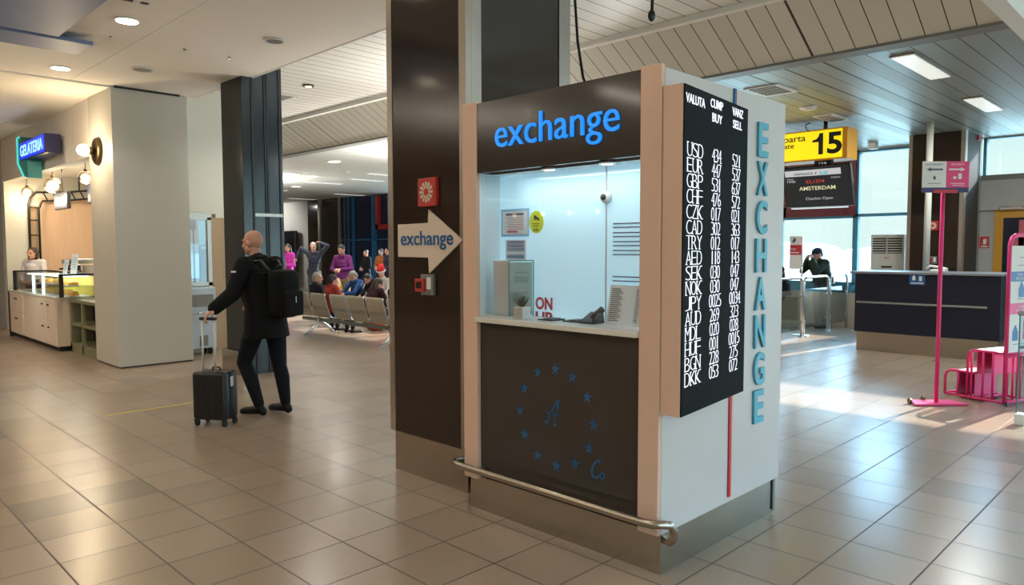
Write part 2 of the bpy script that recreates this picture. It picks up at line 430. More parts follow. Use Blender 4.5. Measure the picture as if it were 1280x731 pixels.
struct('trim_5', MB().box(15.14,15.22,25.62,25.76,0,3.55), 'alum', 'upright grey metal strip on the far brown wall')
struct('trim_6', MB().box(15.14,15.22,24.20,24.30,0,3.55), 'alum', 'upright grey metal strip beside the blue glazing')
struct('wall_far_grey', MB().box(15.2,15.5,26.62,31,0,3.56), 'greywall', 'grey wall behind the tall black panel')
p = thing('exhibition_board', 'tall black board standing against the far grey wall', 'panel', (15.0,28.2,0))
MB().rbox(14.95,15.1,27.25,29.05,.12,2.36,.02).build('panel_face', 'blackgloss', p)
MB().box(14.9,15.15,27.5,28.8,0,.13).build('base', 'black', p)
# outdoors
struct('ground_outside', MB().box(15.6,900,-500,600,-1.2,-1.0), 'tarmac', 'pale hazy airfield outside the gate windows')
h = MB()
for i in range(40):
    y = -300+i*22; hh = 6+5*math.sin(i*.7)+3*math.sin(i*1.9)
    h.sph((700, y, -2), (40, 30, hh), 12, 8)
struct('hills_outside', h, 'hill', 'low hazy hills on the horizon outside')

# white clad column, cream return wall and black pillar on the left
c = thing('pillar', 'broad cream boxed column beside the ice cream bar', 'column', (3.7,11.1,0), kind='structure')
MB().box(3.22,4.2,10.62,11.62,.02,3.745).build('column_cladding', 'colpaint', c)['kind'] = 'structure'
MB().box(3.235,4.19,10.635,11.6,0,.03).build('shadow_gap', 'black', c)['kind'] = 'structure'
MB().box(3.26,4.1,10.6,10.64,3.735,3.76).build('shadow_gap', 'black', c)['kind'] = 'structure'
wl = MB(); wl.box(4.2,5.8,11.5,11.62,2.16,4.05).box(4.95,5.8,11.5,11.62,0,2.16)
struct('wall_cream', wl, 'cream', 'cream wall between the boxed column and the black pillar')
struct('trim_7', MB().box(4.86,5.3,11.47,11.53,.0,2.10), 'woodtan', 'tan wood panel beside the service doorway')
d = thing('door_1', 'service doorway with a tall pane beside the tan wood panel', 'door', (4.6,11.5,0), kind='structure')
MB().box(4.2,4.86,11.46,11.54,2.06,2.16).box(4.80,4.86,11.46,11.54,0,2.10).box(4.2,4.86,11.46,11.54,1.03,1.09).build('door_frame', 'alum', d)['kind'] = 'structure'
MB().box(4.2,4.82,11.49,11.50,1.08,2.08).build('door_pane', 'glass', d)['kind'] = 'structure'
struct('wall_service_back', MB().box(4.96,5.75,12.95,13.05,0,3.0).box(5.7,5.8,11.62,13,0,3.), 'greywall')
struct('window_30', MB().box(5.27,5.39,12.92,12.95,1.0,2.5).box(5.12,5.25,12.92,12.95,1.1,1.7), 'winblue', 'bright blue-white window seen through the service doorway')
struct('trim_8', MB().box(5.40,5.50,12.9,12.95,0,2.6), 'woodtan')
bp = thing('pillar', 'black glazed pillar with a steel foot behind the bald man', 'pillar', (4.45,9.2,0), kind='structure')
MB().box(4.20,4.74,8.92,9.50,.28,4.1).build('pillar_cladding', 'pillarblack', bp)['kind'] = 'structure'
MB().box(4.13,4.20,8.88,9.5,0,.30).box(4.2,4.74,8.93,9.5,0,.28).build('pillar_foot', 'steel', bp)['kind'] = 'structure'
for x in (4.33,4.50,4.53,4.70): MB().box(x-.012,x+.012,8.90,8.925,.0,4.1).build('pillar_rib', 'ironblack', bp)['kind'] = 'structure'
MB().box(4.34,4.72,8.895,8.925,2.02,2.06).build('pillar_rib', 'alum', bp)['kind'] = 'structure'
MB().box(4.2,4.505,8.912,8.928,.0,4.1).box(4.525,4.74,8.912,8.928,.0,4.1).build('pillar_glass', 'bluetint', bp)['kind'] = 'structure'

# big brown pillar behind the exchange booth
bpil = thing('pillar', 'large dark brown panelled pillar directly beside the exchange booth', 'pillar', (3.63,3.9,0), kind='structure')
def brownpillar(r, x0, x1, y0, y1, top=3.9, foot=.29, glossy='brown', side='darkpanel'):
    MB().box(x0+.03,x1-.03,y0+.03,y1-.03,foot,top).build('pillar_core', 'black', r)['kind'] = 'structure'
    MB().box(x0,x0+.03,y0+.06,y1-.06,foot,top).build('pillar_panel', glossy, r)['kind'] = 'structure'
    MB().box(x0+.13,x1-.13,y0,y0+.03,foot,top).build('pillar_panel', side, r)['kind'] = 'structure'
    for (a, b) in ((y0-.005, y0+.06), (y1-.055, y1+.005)):
        MB().box(x0-.004,x0+.05,a,b,foot,top).build('pillar_strip', 'alum', r)['kind'] = 'structure'
    MB().box(x0+.045,x0+.13,y0-.006,y0+.04,foot,top).build('pillar_strip', 'alum', r)['kind'] = 'structure'
    MB().box(x1-.12,x1,y0-.006,y0+.04,foot,top).build('pillar_strip', 'alum', r)['kind'] = 'structure'
    MB().box(x0+.02,x1-.02,y0+.02,y1-.02,0,foot+.01).build('pillar_foot', 'steel', r)['kind'] = 'structure'
brownpillar(bpil, 3.12, 4.13, 3.50, 4.33)
b2 = thing('pillar', 'dark brown panelled pillar beyond the check-in desk', 'pillar', (14.5,3.7,0), kind='structure')
brownpillar(b2, 14.0, 15.1, 3.28, 4.13, 3.56, side='darkmatte')

# things fixed to the brown pillar
def fire_sounder(loc, w, h, label, nrays=12):
    r = thing('alarm_sounder', label, 'alarm', loc)
    x, y, z = loc
    MB().rbox(x-.03,x,y-w/2,y+w/2,z,z+h,.006).build('casing', 'red', r)
    m = MB()
    for i in range(nrays):
        a = 2*PI*i/nrays; ca, sa = math.cos(a), math.sin(a); q = w*.13; e = w*.36
        m.prism([(q*ca-.004*sa, q*sa+.004*ca),(e*ca-.011*sa, e*sa+.011*ca),(e*ca+.011*sa, e*sa-.011*ca),(q*ca+.004*sa, q*sa-.004*ca)], (x-.031,y,z+h/2), UF, UZ, (-.003,0,0))
    m.build('starburst_slots', 'warmwhite', r); return r
fire_sounder((3.12,3.866,1.885), .19, .19, 'square red wall sounder with a pale starburst above the exchange arrow')
fire_sounder((14.0,3.72,1.90), .16, .16, 'square red wall sounder on the far brown pillar')
def call_point(loc, s, label):
    x, y, z = loc; r = thing('fire_call_point', label, 'alarm', loc)
    MB().rbox(x-.03,x,y-.075*s,y+.055*s,z-.01*s,z+.13*s,.006).build('back_plate', 'gunmetal', r)
    MB().rbox(x-.05,x-.03,y-.002*s,y+.095*s,z+.012*s,z+.10*s,.006).build('call_box', 'red', r)
    MB().box(x-.054,x-.049,y+.02*s,y+.075*s,z+.035*s,z+.08*s).build('break_pane', 'black', r)
    MB().box(x-.036,x-.029,y-.06*s,y-.02*s,z+.03*s,z+.11*s).build('notice', 'paper', r)
call_point((3.12,3.885,1.30), 1., 'small red fire call point below the exchange arrow')
call_point((14.0,3.71,1.34), .9, 'small red fire call point on the far brown pillar')
ar = thing('arrow_sign', 'white arrow sign reading exchange on the brown pillar', 'sign', (3.12,3.87,1.44))
yb, sh = 4.215, 3.872
ov = [(-yb,1.545),(-yb,1.773),(-sh,1.773),(-sh,1.866),(-3.525,1.655),(-sh,1.434),(-sh,1.545)]
MB().prism(ov, (3.12,0,0), UF, UZ, (-.012,0,0)).build('arrow_panel', 'warmwhite', ar, bevel=.003)
MB().text('exchange', (3.107,4.175,1.595), UF, UZ, .56, .128, .003, bold=.012).build('lettering', 'bluevinyl', ar)

# ------------------------------------------------------------------ the exchange booth
K = thing('exchange_booth', 'white and brown currency exchange booth with a lit blue exchange sign', 'booth', (3.6,2.64,0))
MB().box(2.998,4.25,1.95,3.335,0,.205).build('plinth', 'steel', K)
MB().box(4.195,4.21,1.944,1.96,.02,.205).build('plinth_joint', 'black', K)
for y0, y1, zb in ((3.225,3.348,.20),(1.942,2.06,.205)):
    MB().rbox(2.955,2.985,y0,y1,zb,2.465,.004).build('corner_post', 'tan', K)
MB().box(2.985,4.27,1.942,1.975,.205,2.45).build('side_panel', 'sidewhite', K)
MB().box(2.985,4.27,3.315,3.345,.205,2.45).build('side_panel', 'sidewhite', K)
MB().box(4.235,4.27,1.975,3.31,.205,2.45).build('back_panel', 'sidewhite', K)
MB().box(3.0,4.25,1.96,3.33,2.42,2.45).build('roof', 'sidewhite', K)
MB().box(3.636,3.66,1.933,1.942,.235,1.3).build('red_strip', 'redstrip', K)
MB().box(3.664,3.682,1.936,1.942,.235,2.45).build('seam_strip', 'tan', K)
MB().box(3.636,3.66,1.933,1.942,1.9,2.45).build('blue_strip', 'bluestrip', K)
hd = MB().box(2.962,3.10,2.06,3.225,2.048,2.455).build('header_panel', 'darkpanel', K)
MB().text('exchange', (2.961,3.06,2.128), UF, UZ, .876, .215, .012, bold=-.004).build('lit_lettering', 'bluelit', hd)
fp = MB().box(2.985,3.10,2.06,3.225,.28,1.16).build('front_panel', 'darkpanel', K)
MB().box(3.02,3.10,2.06,3.225,.20,.28).build('panel_skirt', 'darkpanel', K)
def star(m, y, z, r, x=2.984):
    pts = []
    for i in range(10):
        a = PI/2+i*PI/5; q = r if i % 2 == 0 else r*.42
        pts.append((-y+q*math.cos(a), z+q*math.sin(a)))
    m.prism(pts, (x,0,0), UF, UZ, (-.0015,0,0))
cy0, cz0, rr = 2.625, .675, .268
angs = [90, 63, 33, 1, -28, -58, -88, -119, -150, 180, 151, 119]
for a in angs:
    m = MB(); star(m, cy0-rr*math.cos(math.radians(a)), cz0+rr*math.sin(math.radians(a)), .034); m.build('star', 'bluesticker', fp)
def ribbon(m, pts, wds, x=2.984):
    P2 = [V((a,b)) for a, b in pts]; L, R_ = [], []
    for i, q in enumerate(P2):
        d = (P2[min(i+1,len(P2)-1)]-P2[max(i-1,0)]).normalized(); nn = V((-d.y,d.x))
        L.append(q+nn*wds[i]); R_.append(q-nn*wds[i])
    for i in range(len(P2)-1):
        m.prism([tuple(L[i]),tuple(L[i+1]),tuple(R_[i+1]),tuple(R_[i])], (x,0,0), UF, UZ, (-.0015,0,0))
def spline(pts, n=8):
    o = []; Q = [V(p) for p in pts]; Q = [Q[0]]+Q+[Q[-1]]
    for i in range(1, len(Q)-2):
        a, b, c, d = Q[i-1:i+3]
        for k in range(n):
            t = k/n; o.append(.5*((2*b)+(c-a)*t+(2*a-5*b+4*c-d)*t*t+(3*b-a-3*c+d)*t**3))
    o.append(Q[-2]); return [tuple(q) for q in o]
m = MB(); s1 = .135
def LT(pts, w, oy, oz, sc):
    q = spline([(-oy+a*sc, oz+b*sc) for a, b in pts]); ribbon(m, q, [w*(.6 if sc > .1 else .75)*(.75+.6*math.sin(PI*i/(len(q)-1))) for i in range(len(q))])
LT([(.0,.10),(.05,.02),(.14,.06),(.34,.44),(.62,.90),(.72,1.0),(.70,.8),(.62,.42),(.54,.05)], .009, 2.70, .635, s1)
LT([(.10,.50),(.2,.42),(.42,.44),(.72,.42)], .008, 2.70, .635, s1)
LT([(.44,.05),(.54,-.02),(.66,.06)], .008, 2.70, .635, s1)
m.build('script_letter', 'bluesticker', fp)
m = MB()
LT([(.55,.85),(.62,.98),(.45,1.0),(.15,.7),(.04,.3),(.16,.04),(.42,.06),(.6,.3)], .006, 2.372, .40, .095)
LT([(.72,.36),(.62,.22),(.70,.06),(.84,.10),(.88,.28),(.78,.38),(.70,.34)], .006, 2.372, .40, .095)
m.build('script_letter', 'bluesticker', fp)
ct = MB().rbox(2.93,3.0,2.062,3.224,1.165,1.195,.004).box(2.99,3.24,2.0,3.31,1.165,1.195).build('counter_shelf', 'counter', K)
MB().box(2.985,3.24,3.30,3.315,1.195,2.05).build('window_reveal', 'interior', K)
MB().box(3.0,3.24,2.04,2.062,1.195,2.05).build('window_reveal', 'interior', K)
bk = MB().box(3.225,3.24,2.06,3.30,1.195,2.05).build('frosted_screen', 'frosted', K)
MB().box(3.221,3.226,2.462,2.470,1.195,2.05).build('screen_seam', 'sidewhite', K)
m = MB()
for z in (1.735,1.715,1.686,1.665,1.638,1.616,1.590,1.568,1.448,1.425,1.400): m.box(3.222,3.226,2.06,2.42,z-.003,z+.003)
m.build('screen_stripes', 'ink', bk)
MB().box(2.985,2.992,2.06,3.225,1.195,2.05).build('service_window', 'glass', K)
MB().box(2.99,3.24,2.06,3.31,2.048,2.06).build('lintel', 'interior', K)
for y in (2.72,2.32):
    o = MB().lathe([(.045,0),(.045,.012),(.036,.014)], (2.99+.05,y,2.034), 20).build('lintel_downlight', 'chrome', K)
    MB().cyl((3.04,y,2.031),(3.04,y,2.035),.03,seg=16).build('lamp_lens', 'dimlamp', o)
# handrail
m = MB(); zr = .285
m.tube([(3.10,3.395,zr+.0),(2.93,3.40,zr),(2.895,3.37,zr),(2.89,3.30,zr),(2.89,1.99,zr),(2.90,1.93,zr),(2.93,1.895,zr),(2.97,1.88,zr-.01),(3.005,1.88,zr-.045),(3.01,1.885,zr-.085),(3.0,1.90,zr-.105),(3.02,1.95,zr-.11)], .021, 14)
m.build('kick_rail', 'steel', K)
# decals on the frosted screen and the letters on the side
def sheet(y0, y1, z0, z1, x=3.222): return MB().box(x-.002,x,y0,y1,z0,z1)
st = thing('notice', 'pale blue framed notice at the top left of the booth window', 'notice', (3.22,3.16,1.66))
sheet(3.045,3.285,1.675,1.845,3.221).build('sheet', 'paperblue', st)
m = MB().box(3.217,3.219,3.06,3.27,1.69,1.83); m.build('inner_sheet', 'paper', st)
m = MB().box(3.2155,3.217,3.09,3.24,1.805,1.818)
m.build('heading', 'ink', st)
m = MB()
for i in range(6): m.box(3.2155,3.217,3.09,3.24-.022*(i%2),1.79-i*.014,1.793-i*.014)
m.build('text_lines', 'inkred', st); MB().box(3.2155,3.217,3.14,3.23,1.70,1.712).build('red_footer', 'inkred', st)
st = thing('notice', 'small white notice below the blue framed one in the booth window', 'notice', (3.22,3.14,1.53))
sheet(3.07,3.245,1.53,1.655,3.221).build('sheet', 'paper', st)
m = MB()
for z in (1.645,1.635,1.60,1.59,1.56,1.552,1.545,1.622,1.612): m.box(3.217,3.219,3.085,3.23,z-.002,z+.003)
m.build('text_lines', 'bluevinyl', st)
st = thing('sticker', 'yellow oval camera warning sticker in the booth window', 'sticker', (3.22,2.985,1.69))
m = MB(); m.prism([(-2.985+.058*math.cos(a*PI/16), 1.76+.067*math.sin(a*PI/16)) for a in range(32)], (3.221,0,0), UF, UZ, (-.002,0,0)); m.build('oval', 'yellow', st)
m = MB(); m.prism([(-3.005,1.79),(-2.965,1.765),(-2.958,1.778),(-2.998,1.803)], (3.2185,0,0), UF, UZ, (-.001,0,0))
m.box(3.2175,3.2185,2.99,3.003,1.772,1.786).box(3.2175,3.2185,2.955,3.02,1.748,1.752).box(3.2175,3.2185,2.965,3.01,1.735,1.739)
m.text('24h', (3.2185,3.01,1.705), UF, UZ, .045, .018, .001); m.build('camera_symbol', 'black', st)
dc = thing('dome_camera', 'small white dome camera on the booth window screen', 'camera', (3.22,2.46,1.85))
MB().lathe([(.034,0),(.034,.012),(.028,.03),(.01,.042)], (3.225,2.46,1.88), 20, (-1,0,0)).build('housing', 'white', dc)
MB().lathe([(.019,0),(.017,.01),(.006,.016)], (3.193,2.46,1.88), 16, (-1,0,0)).build('lens', 'blackgloss', dc)
# sheet holder, plant, ON sign, phone, papers on the counter
hl = thing('sign_holder', 'upright green-edged acrylic holder with a printed sheet on the booth counter', 'holder', (3.15,3.1,1.195))
MB().rbox(3.10,3.19,3.10,3.235,1.1955,1.53,.004).build('file_block', 'paper', hl)
ha, hb = V((3.098,3.094,0)), V((3.212,3.005,0)); hu = (hb-ha).normalized(); hn = hu.cross(V((0,0,1)))
hp = lambda a, z, e=0: tuple(ha+hu*a+hn*e+V((0,0,z)))
def hbox(m, a0, a1, z0, z1, e0, e1): return m.hexa([hp(a0,z0,e1),hp(a1,z0,e1),hp(a1,z0,e0),hp(a0,z0,e0),hp(a0,z1,e1),hp(a1,z1,e1),hp(a1,z1,e0),hp(a0,z1,e0)])
hw = (hb-ha).length
hbox(MB(), 0, hw, 1.1955, 1.53, .002, .005).build('front_plate', 'acrylic', hl)
m = MB(); hbox(m, -.004, .002, 1.1955, 1.533, -.004, .006); hbox(m, hw-.002, hw+.004, 1.1955, 1.533, -.004, .006); hbox(m, 0, hw, 1.527, 1.533, -.004, .006); m.build('edge_strip', 'teal', hl)
hbox(MB(), .006, hw-.006, 1.205, 1.52, -.002, .0015).build('printed_sheet', 'paper', hl)
m = MB()
for z in (1.46,1.43,1.42,1.41,1.40): hbox(m, .03, .115, z-.0012, z+.0012, .0055, .0065)
m.build('text_lines', 'ink', hl); m = MB()
for z in (1.34,1.33,1.31,1.30): hbox(m, .03, .115, z-.0012, z+.0012, .0055, .0065)
m.build('lower_text_lines', 'ink', hl)
pl = thing('potted_succulent', 'little dark succulent in a white square pot on the booth counter', 'plant', (3.04,2.925,1.195))
MB().rbox(3.005,3.075,2.895,2.965,1.195,1.265,.004).build('pot', 'pot', pl)
m = MB()
for i in range(16):
    a = i*2.4; t = .2+.8*(i/16); L = .055
    p0 = V((3.04,2.93,1.262)); d = V((math.cos(a)*t*.75, math.sin(a)*t*.75, 1.15-.7*t)).normalized()
    m.tube([p0, p0+d*L*.4, p0+d*L*.8+V((0,0,.004)), p0+d*L*1.15+V((0,0,.012))], [.004,.0055,.004,.0006], 6)
m.build('leaves', 'green_leaf', pl)
sg = thing('window_lettering', 'red ON letters with cut off letters below on the booth window', 'lettering', (3.2,2.82,1.195))
m = MB(); m.text('ON', (3.215,2.985,1.238), UF, UZ, .134, .075, .003, bold=.03); m.build('upper_word', 'redstrip', sg)
m = MB(); m.text('UP', (3.215,2.985,1.156), UF, UZ, .134, .07, .003, bold=.03)
bmesh.ops.bisect_plane(m.b, geom=m.b.verts[:]+m.b.edges[:]+m.b.faces[:], plane_co=(0,0,1.1955), plane_no=(0,0,-1), clear_outer=True); m.build('lower_word', 'redstrip', sg)
for yy, zz_, dx, lb in ((2.76,.0,.0,'flat black tray on the booth counter, nearer the plant'),(2.60,.0,.03,'flat black tray on the booth counter, nearer the phone')):
    t = thing('counter_tray', lb, 'tray', (3.09+dx,yy,1.195)); 
    MB().rbox(3.045+dx,3.16+dx,yy-.055,yy+.055,1.1955,1.203,.003).build('tray_plate', 'black', t)
    MB().rbox(3.06+dx,3.14+dx,yy-.04,yy+.02,1.203,1.208,.002).build('card', 'ink', t)
ph = thing('desk_phone', 'black desk phone on the booth counter beside the price list', 'phone', (3.13,2.47,1.195))
m = MB(); m.hexa([(3.06,2.43,1.1955),(3.17,2.43,1.1955),(3.17,2.53,1.1955),(3.06,2.53,1.1955),(3.07,2.435,1.21),(3.165,2.435,1.255),(3.165,2.525,1.255),(3.07,2.525,1.21)]); m.build('base', 'black', ph, bevel=.003)
MB().tube([(3.08,2.445,1.228),(3.10,2.44,1.252),(3.15,2.44,1.276),(3.165,2.445,1.262)], [.014,.012,.012,.015], 10).build('handset', 'black', ph)
pr = thing('price_list', 'grey printed price list leaning in the right of the booth window', 'paper', (3.2,2.30,1.195))
m = MB(); m.hexa([(3.135,2.14,1.1955),(3.137,2.14,1.1955),(3.137,2.40,1.1955),(3.135,2.40,1.1955),(3.18,2.14,1.405),(3.182,2.14,1.405),(3.182,2.40,1.405),(3.18,2.40,1.405)]); m.build('sheet', 'paper', pr)
m = MB()
for i in range(17):
    z = 1.385-i*.0105; x = 3.1345+(z-1.1955)*(.045/.2095)
    m.box(x-.001,x,2.33-.01*(i%3),2.385,z-.002,z+.002).box(x-.001,x,2.20,2.225,z-.002,z+.002)
m.build('text_lines', 'ink', pr)
for ch, zt, zb in zip('EXCHANGE', (2.307,2.090,1.872,1.655,1.438,1.220,1.003,.785), (2.115,1.898,1.680,1.463,1.246,1.028,.811,.593)):
    m = MB(); w_ = .128 if ch != 'E' else .118
    m.text(ch, (3.908+(.128-w_)/2,1.939,zb), US, UZ, w_, zt-zb, .012, bold=.022); m.build('raised_letter', 'cyanletter', K)
# rate board: a wedge whose left end stands out from the side of the booth
RB = thing('rate_board', 'tall black electronic currency rate board on the side of the booth', 'board', (3.35,1.9,.80))
L0, R0 = V((2.968,1.832,0)), V((3.77,1.930,0)); du = (R0-L0).normalized(); wd = (R0-L0).length; dn = du.cross(V((0,0,1)))
zt, zb = 2.357, .805
m = MB(); m.hexa([(L0.x-.004,L0.y,zb),(R0.x,R0.y,zb),(R0.x,1.938,zb),(L0.x-.004,1.938,zb),(L0.x-.004,L0.y,zt),(R0.x,R0.y,zt),(R0.x,1.938,zt),(L0.x-.004,1.938,zt)])
m.build('casing', 'tan', RB)
pt = lambda a, z, e=0: tuple(L0+du*a+dn*e+V((0,0,z)))
m = MB(); m.hexa([pt(.0,zb+.002,.0005),pt(wd,zb+.002,.0005),pt(wd,zb+.002,.006),pt(.0,zb+.002,.006),pt(.0,zt-.002,.0005),pt(wd,zt-.002,.0005),pt(wd,zt-.002,.006),pt(.0,zt-.002,.006)])
sc = m.build('screen', 'ledboard', RB)
du_t = tuple(du)
for tx, a, z, w_ in (('VALUTA',.012,2.274,.215),('CUMP',.295,2.292,.155),('VANZ',.580,2.292,.150),('BUY',.318,2.224,.125),('SELL',.590,2.228,.125)):
    MB().text(tx, pt(a,z,.0065), du_t, UZ, w_, .043, .002, bold=.006).build('column_heading', 'led', sc)
SERIF = {'U':'ab','D':'ac','E':'ac','R':'acd','B':'ac','P':'ac','H':'abcd','F':'ac','K':'abcd','A':'cd','T':'f','Y':'f','N':'abc','M':'abcd','L':'ac','J':'b','I':'ef','X':'abcd','1':'f','7':'','4':'d'}
def led_text(m, txt, a, z, w_, h):
    n = len(txt); c = w_/n; t = h*.06
    for i, ch in enumerate(txt):
        k = .2 if ch in '1I' else .96
        x0 = a+i*c+c*(1-k)/2; m.text(ch, pt(x0,z,.0065), du_t, UZ, c*k*.94, h, .002, bold=-.026)
        for s in SERIF.get(ch, ''):
            xc = {'a':x0+.10*c,'c':x0+.10*c,'b':x0+(k-.10)*c,'d':x0+(k-.10)*c,'e':x0+k*c/2,'f':x0+k*c/2}[s]; zz = z if s in 'cdf' else z+h-t
            m.prism([(xc-c*.15,zz),(xc+c*.15,zz),(xc+c*.15,zz+t),(xc-c*.15,zz+t)], tuple(L0+dn*.0068), du_t, UZ, tuple(dn*.0017))
rows = [('USD','434','521'),('EUR','447','537'),('GBP','531','637'),('CHF','476','572'),('CZK','017','021'),('CAD','302','363'),('TRY','012','017'),('AED','118','143'),('SEK','030','047'),('NOK','030','047'),('JPY','0025','0034'),('AUD','269','323'),('MDL','020','028'),('HUF','001','0015'),('BGN','228','275'),('DKK','053','072')]
for i, (a, b, c_) in enumerate(rows):
    z = 2.030-i*.0724; m = MB()
    led_text(m, a, .030, z, .185, .066); row = m.build('rate_row', 'led', RB)
    for tx, x0 in ((b,.345),(c_,.612)):
        w_ = .105 if len(tx) == 3 else .135
        m = MB(); led_text(m, tx, x0-.025-(.012 if len(tx) == 4 else 0), z-.002, w_*1.15, .066); m.build('buy_rate' if tx is b else 'sell_rate', 'led', row)
# cables from the ceiling
m = MB(); m.tube([(4.6,3.86,4.06),(4.6,3.845,3.6),(4.595,3.81,3.25),(4.58,3.74,2.95),(4.5,3.5,2.6),(4.3,3.36,2.48)], .011, 8)
tag(m.build('cable', 'black'), 'long black cable hanging from the ceiling down behind the booth', 'cable')
r = thing('cable', 'short black cable end dangling from the ceiling above the booth', 'cable', (4.6,3.10,3.26))
MB().tube([(4.6,3.085,4.06),(4.6,3.10,3.7),(4.6,3.112,3.33)], .012, 8).build('cord', 'black', r)
MB().sph((4.6,3.115,3.30), (.028,.028,.042), 14, 10).build('plug', 'black', r)
# ------------------------------------------------------------------ people (one continuous remeshed surface per body / garment)
class Blob:
    def __init__(s): s.m = MB()
    def cap(s, p0, p1, r0, r1=None):
        r1 = r0 if r1 is None else r1; p0, p1 = V(p0), V(p1)
        s.m.sph(p0, r0, 14, 9); s.m.sph(p1, r1, 14, 9)
        if (p1-p0).length > 1e-4: s.m.cyl(p0, p1, r0, r1, 14)
        return s
    def chain(s, pts, rs):
        for i in range(len(pts)-1): s.cap(pts[i], pts[i+1], rs[i], rs[i+1])
        return s
    def ell(s, c, r, rot=None):
        t = bmesh.new(); bmesh.ops.create_uvsphere(t, u_segments=20, v_segments=12, radius=1)
        s.m.merge(t, M.Translation(c) @ (rot.to_4x4() if rot else M.Identity(4)) @ M.Diagonal((*r,1))); return s
    def loft(s, rings, seg=24):
        """rings: (centre, rx, ry) stacked ellipses, closed at both ends"""
        R = [[s.m.b.verts.new(V(c)+V((math.cos(2*PI*k/seg)*rx, math.sin(2*PI*k/seg)*ry, 0))) for k in range(seg)] for c, rx, ry in rings]
        for a, b in zip(R, R[1:]):
            for k in range(seg): s.m._f([a[k],a[(k+1)%seg],b[(k+1)%seg],b[k]])
        s.m._f(R[0][::-1]); s.m._f(R[-1]); return s
    def build(s, name, mats, parent, voxel=.008, smooth=4, paint=None):
        bmesh.ops.recalc_face_normals(s.m.b, faces=s.m.b.faces)
        me = bpy.data.meshes.new('tmp'); s.m.b.to_mesh(me); s.m.b.free()
        o = bpy.data.objects.new('tmp', me); COL.objects.link(o)
        r = o.modifiers.new('r', 'REMESH'); r.mode = 'VOXEL'; r.voxel_size = voxel; r.use_smooth_shade = True
        k = o.modifiers.new('s', 'SMOOTH'); k.iterations = smooth; k.factor = .5
        dg = bpy.context.evaluated_depsgraph_get(); nm = bpy.data.meshes.new_from_object(o.evaluated_get(dg))
        bpy.data.objects.remove(o); bpy.data.meshes.remove(me)
        nm.name = name; q = bpy.data.objects.new(name, nm); COL.objects.link(q); q.parent = parent
        nm.materials.clear()
        for m in (mats if isinstance(mats, (list,tuple)) else [mats]): nm.materials.append(MT[m] if isinstance(m, str) else m)
        for f in nm.polygons:
            f.use_smooth = True
            if paint: f.material_index = paint(f.center)
        return q

def hand_shapes(B, wr, el, side, palm_n, curl, r=.0085, grip=False):
    """palm, four bent fingers of different lengths and a thumb; palm_n is the direction the palm faces"""
    wr, el = V(wr), V(el); d = (wr-el).normalized(); n = V(palm_n); n = (n-d*n.dot(d)).normalized(); a = d.cross(n)*side
    pc = wr+d*.05
    B.cap(wr-d*.02, wr+d*.02, .024, .026)
    for t in (-1.2,-.4,.4,1.2): B.cap(wr+d*.02+a*t*.012, wr+d*.088+a*t*.018, .015, .0125)
    for k, (t, L) in enumerate(((1.25,.074),(.42,.086),(-.42,.080),(-1.25,.062))):
        p = wr+d*.09+a*t*.018; ang = 0; pts = [p]
        for j, fr in enumerate((.45,.32,.23)):
            ang += curl*(.75 if j == 0 else 1.); q = pts[-1]+(d*math.cos(ang)+n*math.sin(ang))*L*fr; pts.append(q)
        B.chain(pts, [r*1.12, r, r*.92, r*.8])
    p0 = wr+d*.025+a*.026; p1 = p0+(d*.62+a*.62+n*.3).normalized()*.042; p2 = p1+(d*.75+n*(.3+curl*.6)-a*.05*curl).normalized()*.032; p3 = p2+(d*.7+n*(.35+curl)-a*.3*curl).normalized()*.026
    B.chain([p0,p1,p2,p3], [.0145,.012,.0105,.009])

def head_shapes(B, hc, yaw=0., pitch=0., hs=1.):
    Rm = (M.Rotation(yaw, 3, 'Z') @ M.Rotation(pitch, 3, 'X'))
    L = lambda x, y, z: V(hc)+Rm @ V((x*hs, y*hs, z*hs))
    B.ell(L(0,-.012,.022), (.076*hs,.097*hs,.098*hs), Rm)           # cranium
    B.ell(L(0,.022,-.035), (.060*hs,.072*hs,.080*hs), Rm)           # face
    B.ell(L(0,.052,-.085), (.036*hs,.036*hs,.030*hs), Rm)           # chin
    B.chain([L(-.05,.01,-.06), L(0,.05,-.088), L(.05,.01,-.06)], [.026*hs,.03*hs,.026*hs])
    B.chain([L(0,.088,.012), L(0,.104,-.018), L(0,.112,-.03)], [.010*hs,.012*hs,.014*hs])   # nose
    B.ell(L(-.012,.098,-.032), (.009*hs,.011*hs,.008*hs), Rm); B.ell(L(.012,.098,-.032), (.009*hs,.011*hs,.008*hs), Rm)
    B.chain([L(-.045,.072,.022), L(0,.084,.018), L(.045,.072,.022)], [.012*hs,.012*hs,.012*hs])   # brow
    B.chain([L(-.022,.080,-.058), L(0,.088,-.057), L(.022,.080,-.058)], [.008*hs,.009*hs,.008*hs])   # lips
    for sx in (-1, 1): B.ell(L(sx*.076,-.006,-.012), (.010*hs,.020*hs,.031*hs), Rm @ M.Rotation(-.25, 3, 'X'))
    return L, Rm

